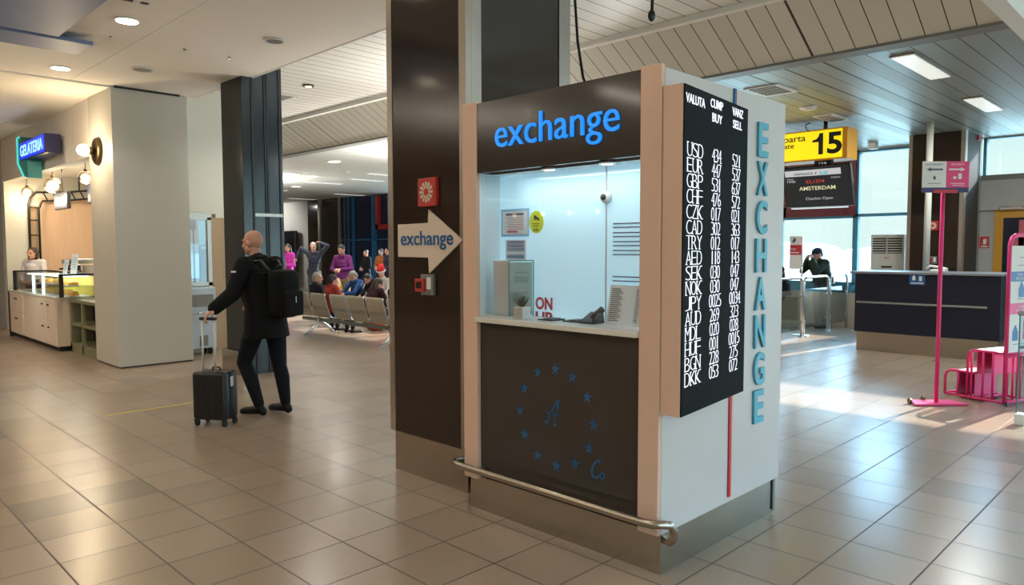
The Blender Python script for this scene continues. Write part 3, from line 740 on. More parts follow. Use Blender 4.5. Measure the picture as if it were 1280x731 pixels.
STAND = dict(pel=(0,0,.95), ch=(0,.0,1.30), nk=(0,.0,1.48), hd=(0,.03,1.635), shL=(-.158,0,1.43), shR=(.158,0,1.43),
    elL=(-.25,-.02,1.14), wrL=(-.24,.08,.89), elR=(.25,-.02,1.14), wrR=(.24,.08,.89),
    hpL=(-.09,0,.92), hpR=(.09,0,.92), knL=(-.10,.02,.49), knR=(.10,.02,.49), anL=(-.10,-.02,.09), anR=(.10,-.02,.09),
    toL=(-.13,.17,.035), toR=(.13,.17,.035))
SIT = dict(pel=(0,0,.50), ch=(0,-.03,.86), nk=(0,-.02,1.03), hd=(0,.03,1.18), shL=(-.158,-.02,.98), shR=(.158,-.02,.98),
    elL=(-.24,.08,.72), wrL=(-.14,.28,.62), elR=(.24,.08,.72), wrR=(.14,.28,.62),
    hpL=(-.09,.03,.49), hpR=(.09,.03,.49), knL=(-.11,.43,.49), knR=(.11,.43,.49), anL=(-.11,.42,.09), anR=(.11,.42,.09),
    toL=(-.12,.60,.035), toR=(.12,.60,.035))
def person(loc, rz, label, pose, top, trousers, shoes='shoeblack', hair='hair_dark', style='short', base=STAND, yaw=0., pitch=0.,
           voxel=.010, bulk=1., coat=False, skirt=0., scale=1., curl=.45, armk=0., palms=None, hat=None, group=None):
    r = thing('person', label, 'person', loc, rz, group); r.scale = (scale,)*3
    p = {k: V(v) for k, v in {**base, **pose}.items()}
    B = Blob(); L, Rm = head_shapes(B, p['hd'], yaw, pitch)
    B.chain([p['nk']-V((0,.01,.05)), p['hd']+Rm @ V((0,-.02,-.06))], [.060,.054])
    up = (p['ch']-p['pel']); 
    def torso(Q, k, f=1.):
        pl, c, n = p['pel'], p['ch'], p['nk']
        for t, w_, dpt in ((0,.150,.105),(.25,.140,.098),(.55,.138,.098),(.85,.156,.108),(1.05,.158,.108)):
            q = pl+(c-pl)*t; Q.ell(q, ((w_*f+k), (dpt*f+k), .10+k))
        Q.chain([p['shL'], n-V((0,0,.045)), p['shR']], [.052*f+k,.066*f+k,.052*f+k])
        Q.chain([p['shL'], c+V((-.07,0,.02))], [.056*f+k,.085*f+k]); Q.chain([p['shR'], c+V((.07,0,.02))], [.056*f+k,.085*f+k])
    def arms(Q, k, f=1., stop=0.):
        for s in 'LR':
            w_ = p['wr'+s]+(p['el'+s]-p['wr'+s])*stop
            Q.chain([p['sh'+s], (p['sh'+s]+p['el'+s])/2, p['el'+s], w_], [.050*f+k,.045*f+k,.040*f+k,.028*f+k])
    def legs(Q, k, f=1., stop=0.):
        for s in 'LR':
            Q.chain([p['hp'+s], (p['hp'+s]+p['kn'+s])/2, p['kn'+s]], [.088*f+k,.078*f+k,.056*f+k])
            a = p['an'+s]; kn = p['kn'+s]
            Q.chain([kn, kn+(a-kn)*.35+V((0,-.012,0)), kn+(a-kn)*(1-stop)], [.054*f+k,.056*f+k,.036*f+k])
    torso(B, 0); arms(B, 0); legs(B, 0)
    for s in 'LR': B.chain([p['an'+s]-V((0,.03,.035)), p['to'+s]], [.034,.028])
    palms = palms or {}
    for s, sd in (('L',1),('R',-1)): hand_shapes(B, p['wr'+s], p['el'+s], sd, palms.get(s, (-.6*(-1 if s == 'L' else 1),.2,-.4)), curl)
    ey = [L(-.031,.080,.004), L(.031,.080,.004)]; mo = L(0,.092,-.058)
    def paint(c):
        if min((c-e).length for e in ey) < .013: return 1
        if abs((Rm.transposed() @ (c-mo)).z) < .007 and (c-mo).length < .024: return 2
        return 0
    B.build('body', ['skin','eye','lip'], r, voxel*.8, 3, paint)
    b = bulk
    T = Blob(); torso(T, .016*b, 1.0+.06*(b-1)); arms(T, .014*b+armk, 1., .04)
    if coat:
        pl = p['pel']; c2 = p['ch']; T.loft([((c2.x,c2.y,c2.z+.08),.165*b,.115*b),((c2.x,c2.y,c2.z-.05),.172*b,.125*b),((pl.x,pl.y,pl.z+.12),.172*b,.130*b),((pl.x,pl.y,pl.z),.178*b,.136*b),((pl.x,pl.y-.01,pl.z-skirt),.190*b,.158*b)])
    else: T.ell(p['pel']+V((0,0,.03)), (.168*b,.122*b,.085))
    T.chain([p['nk']-V((0,.005,.055)), p['nk']+V((0,-.012,.0))], [.075,.068])
    T.build('top', top, r, voxel, 4)
    G = Blob(); legs(G, .014, 1., .06); G.ell(p['pel']-V((0,0,.03)), (.160,.118,.11)); G.build('trousers', trousers, r, voxel, 4)
    for s in 'LR':
        F = Blob(); a, t = p['an'+s], p['to'+s]; d = V((t.x-a.x,t.y-a.y,0)).normalized()
        F.chain([V((a.x,a.y,a.z-.015))-d*.005, V((a.x,a.y,a.z-.045))-d*.035], [.044,.040]); F.chain([V((a.x,a.y,a.z-.03)), V((t.x,t.y,t.z+.008)), V((t.x,t.y,t.z))+d*.03], [.044,.036,.031])
        F.build('shoe', shoes, r, min(voxel, .009), 3)
    if hair:
        H = Blob(); 
        H.ell(L(0,-.022,.034), (.083,.099,.097), Rm)
        if style == 'long':
            H.chain([L(-.055,-.05,0), L(-.07,-.05,-.12), L(-.065,-.05,-.24)], [.045,.045,.03]); H.chain([L(.055,-.05,0), L(.07,-.05,-.12), L(.065,-.05,-.24)], [.045,.045,.03])
            H.chain([L(0,-.08,0), L(0,-.085,-.14), L(0,-.075,-.27)], [.06,.06,.04])
        elif style == 'bob':
            H.chain([L(-.06,-.03,0), L(-.068,-.02,-.10)], [.045,.035]); H.chain([L(.06,-.03,0), L(.068,-.02,-.10)], [.045,.035]); H.chain([L(0,-.07,0), L(0,-.07,-.11)], [.06,.05])
        else:
            H.chain([L(0,-.07,.0), L(0,-.075,-.04)], [.06,.05])
        q = H.build('hair', hair, r, voxel*.8, 3)
        # keep the face clear of hair
        bmh = bmesh.new(); bmh.from_mesh(q.data); inv = Rm.transposed()
        kill = [v for v in bmh.verts if (lambda u: u.y > .052 and u.z < .062)(inv @ (v.co-V(p['hd'])))]
        bmesh.ops.delete(bmh, geom=kill, context='VERTS'); bmh.to_mesh(q.data); bmh.free()
    if hat: hat(r, L, Rm, voxel)
    return r, p, L

# ---- the bald traveller
heading = math.atan2(.940, -.338)-PI/2
MP = dict(pel=(0,.0,.96), ch=(0,.05,1.30), nk=(-.01,.09,1.51), hd=(-.01,.135,1.665), shL=(-.195,.07,1.455), shR=(.195,.05,1.455),
    elL=(-.345,.06,1.195), wrL=(-.515,.12,1.062), elR=(.27,.10,1.16), wrR=(.20,.30,1.06), hpL=(-.09,.02,.92), hpR=(.09,-.02,.92),
    knL=(-.10,.19,.51), anL=(-.10,.00,.095), toL=(-.11,.18,.035), knR=(.10,-.06,.50), anR=(.10,-.14,.095), toR=(.13,.05,.035))
man, mp, mL = person((3.32,6.64,0), heading, 'bald man in a long black jacket and backpack holding a suitcase handle', MP, fabric(lin(9,9,11),'black_jacket'), fabric(lin(15,17,25),'navy_trousers'),
    hair=None, coat=True, skirt=.20, bulk=1.24, armk=.016, voxel=.007, curl=.62, yaw=.12, pitch=-.05, palms={'L': (.1,-.1,-1), 'R': (-1,0,0)})
c_ = Blob(); c_.chain([mp['nk']+V((-.07,.035,-.03)), mp['nk']+V((-.05,-.05,.012)), mp['nk']+V((.05,-.05,.012)), mp['nk']+V((.07,.035,-.03))], [.026,.03,.03,.026])
c_.build('collar', fabric(lin(16,16,18),'collar'), man, .006, 3)
m = MB(); q = mp['shL']*.72+mp['elL']*.28
m.rbox(-.003,.003,-.03,.03,-.008,.008,.003); m.xf(M.Translation(q+V((-.088,.0,.012))) @ M.Rotation(.35,4,'Y'))
m.build('sleeve_badge', 'paper', man, local=True)
# backpack on his back
bpk = thing('backpack', 'black backpack worn on the back of the bald man', 'backpack', tuple(wm(man) @ V((0,-.18,.95))), heading)
m = MB(); m.rbox(-.15,.15,-.15,.045,.0,.46,.07,4).build('main_bag', fabric(lin(9,9,10),'backpack'), bpk, local=True, smooth=True)
MB().rbox(-.12,.12,-.20,-.14,.02,.26,.028,4).build('front_pocket', fabric(lin(15,15,17),'backpack_pocket'), bpk, local=True, smooth=True)
for sx in (-1, 1):
    MB().tube([(sx*.09,.03,.44),(sx*.11,.12,.54),(sx*.125,.24,.53),(sx*.13,.345,.40),(sx*.14,.35,.22),(sx*.15,.27,.08),(sx*.13,.06,.03)], .016, 8).build('shoulder_strap', 'black', bpk, local=True)
MB().tube([(-.03,.0,.46),(-.025,-.01,.50),(.025,-.01,.50),(.03,.0,.46)], .008, 8).build('grab_loop', 'black', bpk, local=True)
MB().rbox(-.006,.006,-.206,-.198,.15,.21,.002).build('zip_pull', 'chrome', bpk, local=True)
# suitcase
sw = thing('suitcase', 'black hard shell cabin suitcase with raised handle beside the bald man', 'suitcase', (2.80,6.60,0), math.radians(-58))
SWm = P('suitcase_shell', lin(16,17,19), .38, var=.1)
m = MB(); m.rbox(-.17,.17,-.012,.10,.055,.50,.035,4); m.build('shell_half', SWm, sw, local=True, smooth=True)
m = MB(); m.rbox(-.17,.17,-.115,-.018,.055,.50,.035,4); m.build('shell_half', SWm, sw, local=True, smooth=True)
m = MB()
for x in (-.11,-.055,0,.055,.11): m.rbox(x-.010,x+.010,-.119,-.112,.09,.46,.003)
m.build('shell_ribs', SWm, sw, local=True)
MB().rbox(-.165,.165,-.019,-.011,.06,.495,.004).build('zip_band', 'ironblack', sw, local=True)
for x in (-.14,.14):
    for y in (-.085,.07):
        o = MB().rbox(x-.018,x+.018,y-.018,y+.018,.040,.062,.004).build('wheel_housing', 'black', sw, local=True)
        MB().cyl((x-.012,y+.006,.026),(x+.012,y+.006,.026),.026,seg=18).build('wheel', 'black', o, local=True)
for x in (-.062,.062): MB().cyl((x,-.085,.49),(x,-.085,.975),.0095,seg=12).build('handle_tube', P('handle_tube',lin(214,210,206),.3,metal=.3), sw, local=True)
MB().rbox(-.085,.085,-.102,-.068,.965,.993,.010,3).build('handle_grip', 'black', sw, local=True)
MB().tube([(-.04,.02,.50),(-.035,.02,.525),(.035,.02,.525),(.04,.02,.50)], .008, 8).build('top_handle', 'black', sw, local=True)
MB().rbox(.170,.176,-.03,.012,.36,.45,.003).build('lock_plate', 'alum', sw, local=True)
# ------------------------------------------------------------------ waiting area seats
def bench(loc, rz, label, n, gaps, group):
    r = thing('beam_seat', label, 'bench', loc, rz, group)
    # local: x along the row, y forward, seats at given x offsets
    MB().rbox(gaps[0]-.3,gaps[-1]+.3,-.035,.035,.24,.30,.008).build('beam', 'gunmetal', r, local=True)
    for x in gaps:
        m = MB(); prof = [(-.20,.78),(-.215,.745),(-.185,.62),(-.13,.44),(-.09,.36),(-.02,.325),(.16,.33),(.25,.34),(.285,.315)]
        prof = spline(prof, 4); t = .012
        for (a, b), (c, d) in zip(prof, prof[1:]):
            m.hexa([(x-.245,a,b),(x+.245,a,b),(x+.245,c,d),(x-.245,c,d),(x-.245,a-.3*t,b+t),(x+.245,a-.3*t,b+t),(x+.245,c-.3*t,d+t),(x-.245,c-.3*t,d+t)])
        bmesh.ops.remove_doubles(m.b, verts=m.b.verts, dist=1e-4)
        s = m.build('seat_shell', 'seatsteel', r, local=True)
        for sx in (-.25,.25):
            MB().tube([(x+sx,a,b+.004) for a, b in prof], .013, 8).build('seat_edge_tube', 'chrome', s, local=True)
        m = MB()
        for z, y in ((.50,-.157),(.535,-.17)): m.box(x-.22,x+.22,y-.004,y+.012,z-.006,z+.006)
        m.build('back_slots', 'gunmetal', s, local=True)
    for x in ((gaps[0]+gaps[1])/2, (gaps[-2]+gaps[-1])/2):
        m = MB(); m.tube([(x,.30,.02),(x,.22,.10),(x,.02,.24),(x,-.02,.30)], [.02,.028,.034,.03], 10); m.tube([(x,-.28,.02),(x,-.18,.09),(x,-.02,.22),(x,-.02,.30)], [.02,.028,.034,.03], 10)
        m.rbox(x-.025,x+.025,.27,.36,0,.03,.008).rbox(x-.025,x+.025,-.34,-.25,0,.03,.008); m.build('leg', 'chrome', r, local=True)
        MB().tube([(x,-.10,.36),(x,-.15,.50),(x,-.12,.60),(x,.0,.62),(x,.16,.61),(x,.18,.56),(x,.13,.42),(x,.05,.33)], .014, 8).build('armrest', 'chrome', r, local=True)
    return r
# seats look towards the windows (+X): local y -> +X, local x -> -Y
bn1 = bench((7.25,11.35,0), -PI/2, 'row of metal airport seats with its back to the hall', 6, [-1.30,-.70,-.13,.44,1.05,1.65] and [-1.27,-.68,0.0,.57,1.13,1.74], 'waiting seats')
bn2 = bench((9.55,13.2,0), PI/2, 'row of metal airport seats facing the hall under the passengers', 6, [-1.70,-1.13,-.57,0,.57,1.13], 'waiting seats')
bn3 = bench((7.25,15.6,0), -PI/2, 'row of metal airport seats behind the bald man', 6, [-1.27,-.68,0.0,.57,1.13,1.74], 'waiting seats')
RX = -PI/2                       # facing +X
FX = PI/2                        # facing -X
T = fabric
def seat_p(y, dx=0., x0=7.32): return (x0+dx, y, .0)
person(seat_p(12.52), RX, 'seated grey haired man in a dark top in the waiting row', dict(hd=(0,.02,1.17)), T(lin(28,30,40),'top'), T(lin(40,40,46),'tr'), hair='hair_grey', base=SIT, scale=.9, voxel=.013, yaw=-.9)
person(seat_p(11.98), RX, 'seated person with black hair and a red top in the waiting row', dict(hd=(0,.03,1.13)), T(lin(150,56,48),'top'), T(lin(40,40,46),'tr'), hair='hair_dark', style='bob', base=SIT, scale=.9, voxel=.013, yaw=-.6, pitch=-.3)
person(seat_p(10.52,-.02), RX, 'seated person with long brown hair and a dark maroon top', dict(hd=(0,.05,1.10)), T(lin(60,34,36),'top'), T(lin(30,30,36),'tr'), hair='hair_brown', style='long', base=SIT, scale=.9, voxel=.013, yaw=-.4, pitch=-.3)
person(seat_p(9.96), RX, 'seated person with short grey hair and dark jacket beside the brown pillar', dict(hd=(0,.02,1.16)), T(lin(30,32,40),'top'), T(lin(30,30,36),'tr'), hair='hair_grey', base=SIT, scale=.9, voxel=.013, yaw=-.2)
def santa(r, L, Rm, vx):
    H = Blob(); H.ell(L(0,-.02,.05), (.098,.112,.085), Rm); H.chain([L(0,-.03,.10), L(0,-.09,.13), L(.02,-.16,.08)], [.075,.055,.035]); H.build('hat', fabric(lin(206,44,46),'red_hat'), r, vx, 3)
    H = Blob()
    for i in range(14):
        a = 2*PI*i/14; b = 2*PI*(i+1)/14
        H.cap(L(.09*math.cos(a),-.015+.105*math.sin(a),.02), L(.09*math.cos(b),-.015+.105*math.sin(b),.02), .020)
    H.build('hat_trim', fabric(lin(226,222,220),'hat_trim'), r, vx, 2)
person((9.44,13.30,.0), FX, 'seated person in a red hat and white top facing the hall', dict(hd=(0,.10,1.20), ch=(0,.02,.86), nk=(0,.05,1.04)), T(lin(214,206,202),'top'), T(lin(60,60,70),'tr'), hair='hair_brown', base=SIT, scale=.92, voxel=.014, yaw=.5, pitch=-.35, hat=santa)
person((9.46,14.25,.0), FX, 'seated person in a blue top leaning forward over a yellow bag', dict(hd=(0,.24,1.08), ch=(0,.12,.82), nk=(0,.18,.98), shL=(-.18,.14,.93), shR=(.18,.14,.93), elL=(-.25,.36,.68), elR=(.25,.36,.68), wrL=(-.1,.52,.66), wrR=(.1,.52,.66)), T(lin(34,66,116),'top'), T(lin(30,32,40),'tr'), hair='hair_grey', base=SIT, scale=.92, voxel=.014, yaw=-.5, pitch=-.5)
person((9.47,13.78,.0), FX, 'seated person in a black coat slumped beside the red hatted person', dict(hd=(0,.16,1.02), ch=(0,.06,.82), nk=(0,.10,.96)), T(lin(22,22,26),'top'), T(lin(24,24,30),'tr'), hair='hair_dark', base=SIT, scale=.92, voxel=.014, pitch=-.6)
person((9.3,14.75,0), FX+.6, 'standing person in a purple sweater and beige trousers looking down at their hands', dict(elL=(-.25,.06,1.16), wrL=(-.06,.26,1.16), elR=(.25,.06,1.16), wrR=(.06,.26,1.14), hd=(0,.08,1.62)), T(lin(108,42,104),'top'), T(lin(150,130,100),'tr'), hair='hair_dark', voxel=.012, pitch=-.5, scale=.98)
person((10.4,17.9,0), FX+.5, 'standing grey haired man in a dark waistcoat stretching both arms behind his head', dict(shL=(-.19,0,1.46), shR=(.19,0,1.46), elL=(-.42,.02,1.66), elR=(.42,-.02,1.60), wrL=(-.16,-.06,1.74), wrR=(.52,.06,1.34), hd=(0,.06,1.63), pel=(.06,0,.95)), T(lin(44,48,62),'top'), T(lin(60,62,70),'tr'), hair='hair_grey', voxel=.013, pitch=-.2, yaw=.3, scale=1.02)
person((11.0,20.45,0), FX+.4, 'standing woman with long dark hair and a bright pink top by the black panel', dict(elL=(-.24,.04,1.12), wrL=(-.04,.24,1.14), elR=(.24,.04,1.12), wrR=(.08,.26,1.2)), T(lin(206,60,170),'top'), T(lin(24,24,30),'tr'), hair='hair_dark', style='long', voxel=.013, scale=1.0)
person((10.2,19.6,0), FX+.3, 'standing light haired person half hidden behind the bald man', {}, T(lin(60,56,54),'top'), T(lin(40,40,46),'tr'), hair='hair_grey', voxel=.014, scale=1.02)
person((14.0,20.75,0), FX+.2, 'standing dark haired person in black by the blue glazing', dict(elL=(-.24,.04,1.12), wrL=(-.06,.22,1.05), elR=(.24,.04,1.12), wrR=(.06,.24,1.1)), T(lin(18,18,22),'top'), T(lin(22,22,28),'tr'), hair='hair_dark', voxel=.014, scale=.9)
person((14.0,19.9,0), FX+.3, 'standing person in an orange brown sweater by the blue glazing', dict(elL=(-.24,.04,1.12), wrL=(-.06,.22,1.05), elR=(.24,.04,1.12), wrR=(.06,.24,1.1)), T(lin(158,92,40),'top'), T(lin(40,36,36),'tr'), hair='hair_brown', voxel=.014, scale=.92)
person((13.6,18.95,0), FX, 'standing person in dark blue at the edge of the brown pillar', {}, T(lin(34,38,62),'top'), T(lin(24,24,30),'tr'), hair='hair_dark', voxel=.014, scale=.94)
# bags and bits around the seats
def duffel(loc, rz, L, h, mat, label, name='travel_bag'):
    r = thing(name, label, 'bag', loc, rz)
    m = MB(); m.rbox(-L/2,L/2,-.13,.13,0,h,.08,4).build('bag_body', mat, r, local=True, smooth=True)
    MB().tube([(-L*.2,0,h-.01),(-L*.16,0,h+.07),(L*.16,0,h+.07),(L*.2,0,h-.01)], .011, 8).build('handle', 'black', r, local=True)
duffel((8.35,12.1,0), 1.3, .46, .26, T(lin(170,60,40),'orange_bag'), 'orange red bag on the floor behind the metal seats')
duffel((8.4,10.6,0), 1.5, .42, .30, T(lin(206,60,110),'pink_bag'), 'pink bag on the floor behind the metal seats')
duffel((8.6,13.3,0), 1.5, .55, .24, T(lin(216,212,206),'white_bag'), 'white bag on the floor in the sun behind the bald man')
yb = thing('folder', 'yellow folder held by the leaning person in blue', 'folder', (8.98,14.35,.66), .6)
m = MB(); m.rbox(-.13,.13,-.012,.012,0,.30,.004); m.xf(M.Rotation(-.3,4,'X')); m.build('cover', P('yellow_folder',lin(222,164,40),.5), yb, local=True)
# ------------------------------------------------------------------ gate zone on the right
gs = thing('gate_sign', 'yellow hanging gate sign with a large black 15', 'sign', (11.5,4.9,2.93))
MB().rbox(11.3,11.70,4.178,5.70,2.94,3.405,.008).build('sign_box', 'orange', gs)
MB().box(11.292,11.302,4.255,5.68,2.965,3.385).build('lit_face', 'signyellow', gs)
m = MB(); m.prism([(-4.70,3.245),(-4.64,3.26),(-4.605,3.30),(-4.595,3.345),(-4.535,3.345),(-4.535,3.025),(-4.605,3.025),(-4.605,3.215),(-4.70,3.215)], (11.292,0,0), UF, UZ, (-.003,0,0)); m.text('5', (11.291,4.475,3.02), UF, UZ, .22, .325, .003, bold=.03); m.build('gate_number', 'black', gs)
m = MB(); m.text('Poarta', (11.291,5.235,3.25), UF, UZ, .43, .10, .003, bold=.01); m.text('Gate', (11.291,5.235,3.155), UF, UZ, .25, .082, .003, bold=.01); m.build('gate_words', 'black', gs)
MB().cyl((11.5,4.585,3.40),(11.5,4.585,3.55),.03,seg=14).build('hanger', 'black', gs)
MB().tube([(11.45,4.78,3.40),(11.45,4.86,3.45),(11.45,4.88,3.52),(11.45,4.80,3.55)], .008, 8).build('cable', 'black', gs)
mo = thing('flight_monitor', 'tilted black departure monitor showing Amsterdam below the yellow sign', 'monitor', (11.45,4.65,2.24))
tl = M.Translation((11.30,0,2.865)) @ M.Rotation(math.radians(-20),4,'Y')     # local: -x faces the hall, z down from 0
def mon(fn, name, mat, par):
    q = MB(); fn(q); q.xf(tl); return q.build(name, mat, par)
mon(lambda q: q.rbox(.0,.07,4.135,5.20,-.66,.0,.01), 'casing', 'blackgloss', mo)
sc_ = mon(lambda q: q.box(-.003,.001,4.16,5.18,-.64,-.02), 'screen', 'screen', mo)
mon(lambda q: q.box(-.006,-.003,4.28,5.14,-.155,-.06), 'banner', 'scr_white', sc_)
def tx(s, y, z, w_, h, mat, b=.0, nm='screen_words'): return mon(lambda q: q.text(s, (-.0035 if nm != 'banner_words' else -.0065,y,z), UF, UZ, w_, h, .001, bold=b), nm, mat, sc_)
tx('AIRFRANCE', 5.0, -.135, .30, .032, 'ink', .02, 'banner_words'); tx('KLM', 4.60, -.145, .12, .045, 'scr_cyan', .03, 'banner_words')
mon(lambda q: q.prism([(-4.675,-.135),(-4.655,-.135),(-4.635,-.10),(-4.655,-.10)], (-.006,0,0), UF, UZ, (-.001,0,0)), 'banner_mark', 'scr_red', sc_)
tx('KL1374', 4.82, -.275, .28, .055, 'scr_red', .01); tx('AMSTERDAM', 4.945, -.385, .56, .062, 'scr_yellow', .015)
tx('Checkin Open', 4.86, -.555, .42, .058, 'scr_white', -.005); tx('14:00', 5.12, -.25, .13, .035, 'scr_white'); tx('Gate', 5.12, -.205, .1, .025, 'scr_white'); tx('AF8269', 4.44, -.215, .14, .025, 'scr_white', -.01)
MB().rbox(11.42,11.50,4.45,4.72,2.86,2.95,.01).build('hanger_bracket', 'black', mo)
m = MB(); m.text('12A', (11.419,4.64,2.885), UF, UZ, .12, .035, .002); m.build('bracket_mark', 'scr_white', mo)
MB().box(11.38,11.46,4.20,5.05,2.215,2.235).build('lit_strip', 'scr_white', mo)
# check-in desk
ck = thing('check_in_desk', 'dark navy check-in desk with grey top and steel plinth', 'desk', (12.4,3.25,0))
MB().box(11.98,12.75,2.33,4.22,0,.295).build('plinth', 'steel', ck)
MB().rbox(11.95,12.80,2.30,4.25,.295,1.205,.006).build('front_box', 'navy', ck)
MB().rbox(11.91,12.86,2.27,4.32,1.205,1.24,.006).build('worktop', 'navytop', ck)
MB().rbox(11.925,11.95,2.46,4.22,.745,.775,.006).build('bumper_rail', 'gunmetal', ck)
m = MB().box(11.944,11.95,2.46,4.2,.78,.79); m.build('panel_joint', 'black', ck)
m = MB().rbox(12.30,12.50,2.27,2.30,.80,.92,.01); m.build('side_socket', 'black', ck)
stk = MB().box(11.946,11.951,3.26,3.47,1.05,1.20).build('notice', 'bluevinyl', ck)
m = MB().box(11.943,11.946,3.39,3.43,1.12,1.18).sph((11.944,3.41,1.185),(.002,.012,.012),10,6).box(11.943,11.946,3.30,3.34,1.11,1.18).box(11.943,11.946,3.28,3.45,1.07,1.085); m.build('symbols', 'paper', stk)
tp = thing('desk_telephone', 'white telephone on top of the navy check-in desk', 'phone', (12.05,3.15,1.24))
m = MB(); m.rbox(12.0,12.2,3.02,3.22,1.24,1.285,.015); m.build('base', 'acwhite', tp, smooth=False)
MB().tube([(12.05,3.27,1.29),(12.05,3.22,1.335),(12.05,3.10,1.315),(12.05,3.0,1.285)], [.022,.02,.018,.024], 10).build('handset', 'acwhite', tp)
wp_ = tag(MB().cyl((12.75,3.47,1.24),(12.75,3.47,3.55),.048,seg=20).build('service_pole', 'cream'), 'cream round pole from the check-in desk to the ceiling', 'pole')
# air conditioner
ac = thing('air_conditioner', 'white floor standing air conditioner in front of the gate window', 'air conditioner', (14.6,4.6,0))
MB().rbox(14.45,14.80,4.30,4.875,0,1.85,.012).build('cabinet', 'acwhite', ac)
MB().box(14.447,14.452,4.335,4.84,1.50,1.80).build('outlet', 'black', ac)
m = MB()
for i in range(7): m.box(14.43,14.449,4.335,4.84,1.515+i*.045,1.532+i*.045)
m.box(14.43,14.449,4.575,4.60,1.5,1.8); m.build('outlet_louvres', 'acwhite', ac)
MB().rbox(14.435,14.452,4.50,4.68,1.24,1.27,.004).build('display', 'black', ac)
m = MB(); m.text('AC', (14.449,4.64,1.40), UF, UZ, .10, .04, .002); m.build('maker_mark', 'redstrip', ac)
MB().box(14.447,14.452,4.34,4.83,.15,.62).build('intake_grille', 'gunmetal', ac)
# vestibule at the far right
vs = thing('wall_vestibule', 'grey vestibule with a yellow framed door under the strip window', 'vestibule', (15.2,1.5,0), kind='structure')
def vp(m, n, mt): m.build(n, mt, vs)['kind'] = 'structure'
vp(MB().box(15.08,15.25,-2,3.30,2.26,2.78), 'fascia', 'greywall'); vp(MB().box(15.1,15.25,-2,3.30,2.78,2.875), 'roof_edge', 'gunmetal')
vp(MB().box(15.16,15.24,3.04,3.30,0,2.27).box(15.16,15.24,-2,1.2,0,2.27), 'front_panel', 'greywall')
vp(MB().box(15.1,15.25,3.30,3.46,0,2.86), 'side_panel', 'sidegrey')
vp(MB().box(15.04,15.1,3.29,3.35,0,2.80), 'corner_strip', 'alum')
dr = thing('door_2', 'yellow framed glass door in the grey vestibule', 'door', (15.2,2.0,0), kind='structure')
MB().box(15.14,15.24,2.93,3.06,0,2.26).box(15.14,15.24,1.2,1.33,0,2.26).box(15.14,15.24,1.33,2.93,2.12,2.26).build('door_frame', 'doororange', dr)['kind'] = 'structure'
MB().box(15.18,15.2,1.33,2.93,0,2.12).build('door_pane', 'navyglass', dr)['kind'] = 'structure'
MB().rbox(15.06,15.12,2.5,2.98,2.25,2.31,.01).build('door_closer', 'chrome', dr)['kind'] = 'structure'
struct('trim_9', MB().box(15.165,15.18,2.62,2.70,1.2,2.08).box(15.165,15.18,2.54,2.78,1.3,1.78), 'inkred')
ex = thing('fire_extinguisher_sign', 'small red fire extinguisher sign on the grey vestibule wall', 'sign', (15.16,3.19,1.59))
MB().box(15.15,15.16,3.13,3.27,1.595,1.80).build('sign_plate', 'red', ex)
m = MB(); m.prism([(-3.22,1.66),(-3.18,1.66),(-3.18,1.74),(-3.19,1.76),(-3.21,1.76),(-3.22,1.74)], (15.149,0,0), UF, UZ, (-.002,0,0)); m.box(15.147,15.149,3.15,3.25,1.615,1.635).box(15.147,15.149,3.165,3.175,1.68,1.76); m.build('symbol', 'paper', ex)
struct('window_31', MB().box(15.10,15.12,3.30,3.60,2.86,3.5), 'glasstint', 'narrow glass return pane between the far pillar and the vestibule')
dt = tag(MB().rbox(14.75,14.85,3.25,3.40,3.46,3.55,.01).build('alarm_beacon', 'red'), 'small red beacon on the ceiling above the vestibule', 'beacon')
dt = tag(MB().rbox(14.35,14.50,4.80,4.95,3.43,3.55,.012).build('ceiling_speaker', 'acwhite'), 'small pale box under the ceiling above the air conditioner', 'speaker')
# stainless barriers with glass
def barrier(x0, x1, y, label):
    r = thing('glass_barrier', label, 'barrier', ((x0+x1)/2,y,0), 0, 'barriers at the gate'); h = 1.07
    m = MB(); m.tube([(x0,y,.0),(x0,y,h-.10),(x0+.03,y,h-.03),(x0+.10,y,h),(x1-.10,y,h),(x1-.03,y,h-.03),(x1,y,h-.10),(x1,y,.0)], .024, 12); m.build('tube_frame', 'chrome', r)
    MB().box(x0+.06,x1-.06,y-.005,y+.005,.14,.86).build('infill_pane', 'glasstint', r)
    m = MB()
    for x, s in ((x0,1),(x1,-1)):
        for z in (.28,.74): m.rbox(min(x,x+s*.08),max(x,x+s*.08),y-.012,y+.012,z-.02,z+.02,.004)
    m.build('clamps', 'alum', r)
    for x in (x0, x1): MB().cyl((x,y,0),(x,y,.012),.045,seg=16).build('foot_plate', 'chrome', r)
barrier(11.95,12.98,5.53,'steel tube barrier with glass infill closest to the exchange booth')
barrier(13.06,14.16,5.53,'steel tube barrier with glass infill in the middle, before the man at the window')
barrier(14.24,15.12,5.53,'steel tube barrier with glass infill against the window wall')
ps = thing('poster_stand', 'white and red poster on a thin stand behind the barriers', 'sign', (13.25,5.75,0))
MB().cyl((13.25,5.66,0),(13.25,5.66,1.80),.016,seg=10).build('pole', 'chrome', ps); MB().lathe([(.15,0),(.15,.012),(.03,.02)], (13.25,5.66,0), 24).build('base', 'alum', ps)
MB().box(13.225,13.235,5.66,5.88,1.22,1.82).build('poster', 'paper', ps)
m = MB().box(13.222,13.225,5.66,5.88,1.48,1.66); m.build('red_band', 'redstrip', ps)
m = MB(); m.text('bags', (13.221,5.86,1.56), UF, UZ, .1, .05, .001); m.box(13.219,13.221,5.70,5.86,1.51,1.53); m.build('band_words', 'paper', ps)
m = MB(); m.prism([(-5.84,1.72),(-5.80,1.70),(-5.76,1.75),(-5.79,1.80)], (13.224,0,0), UF, UZ, (-.001,0,0)); m.build('emblem', 'ink', ps)
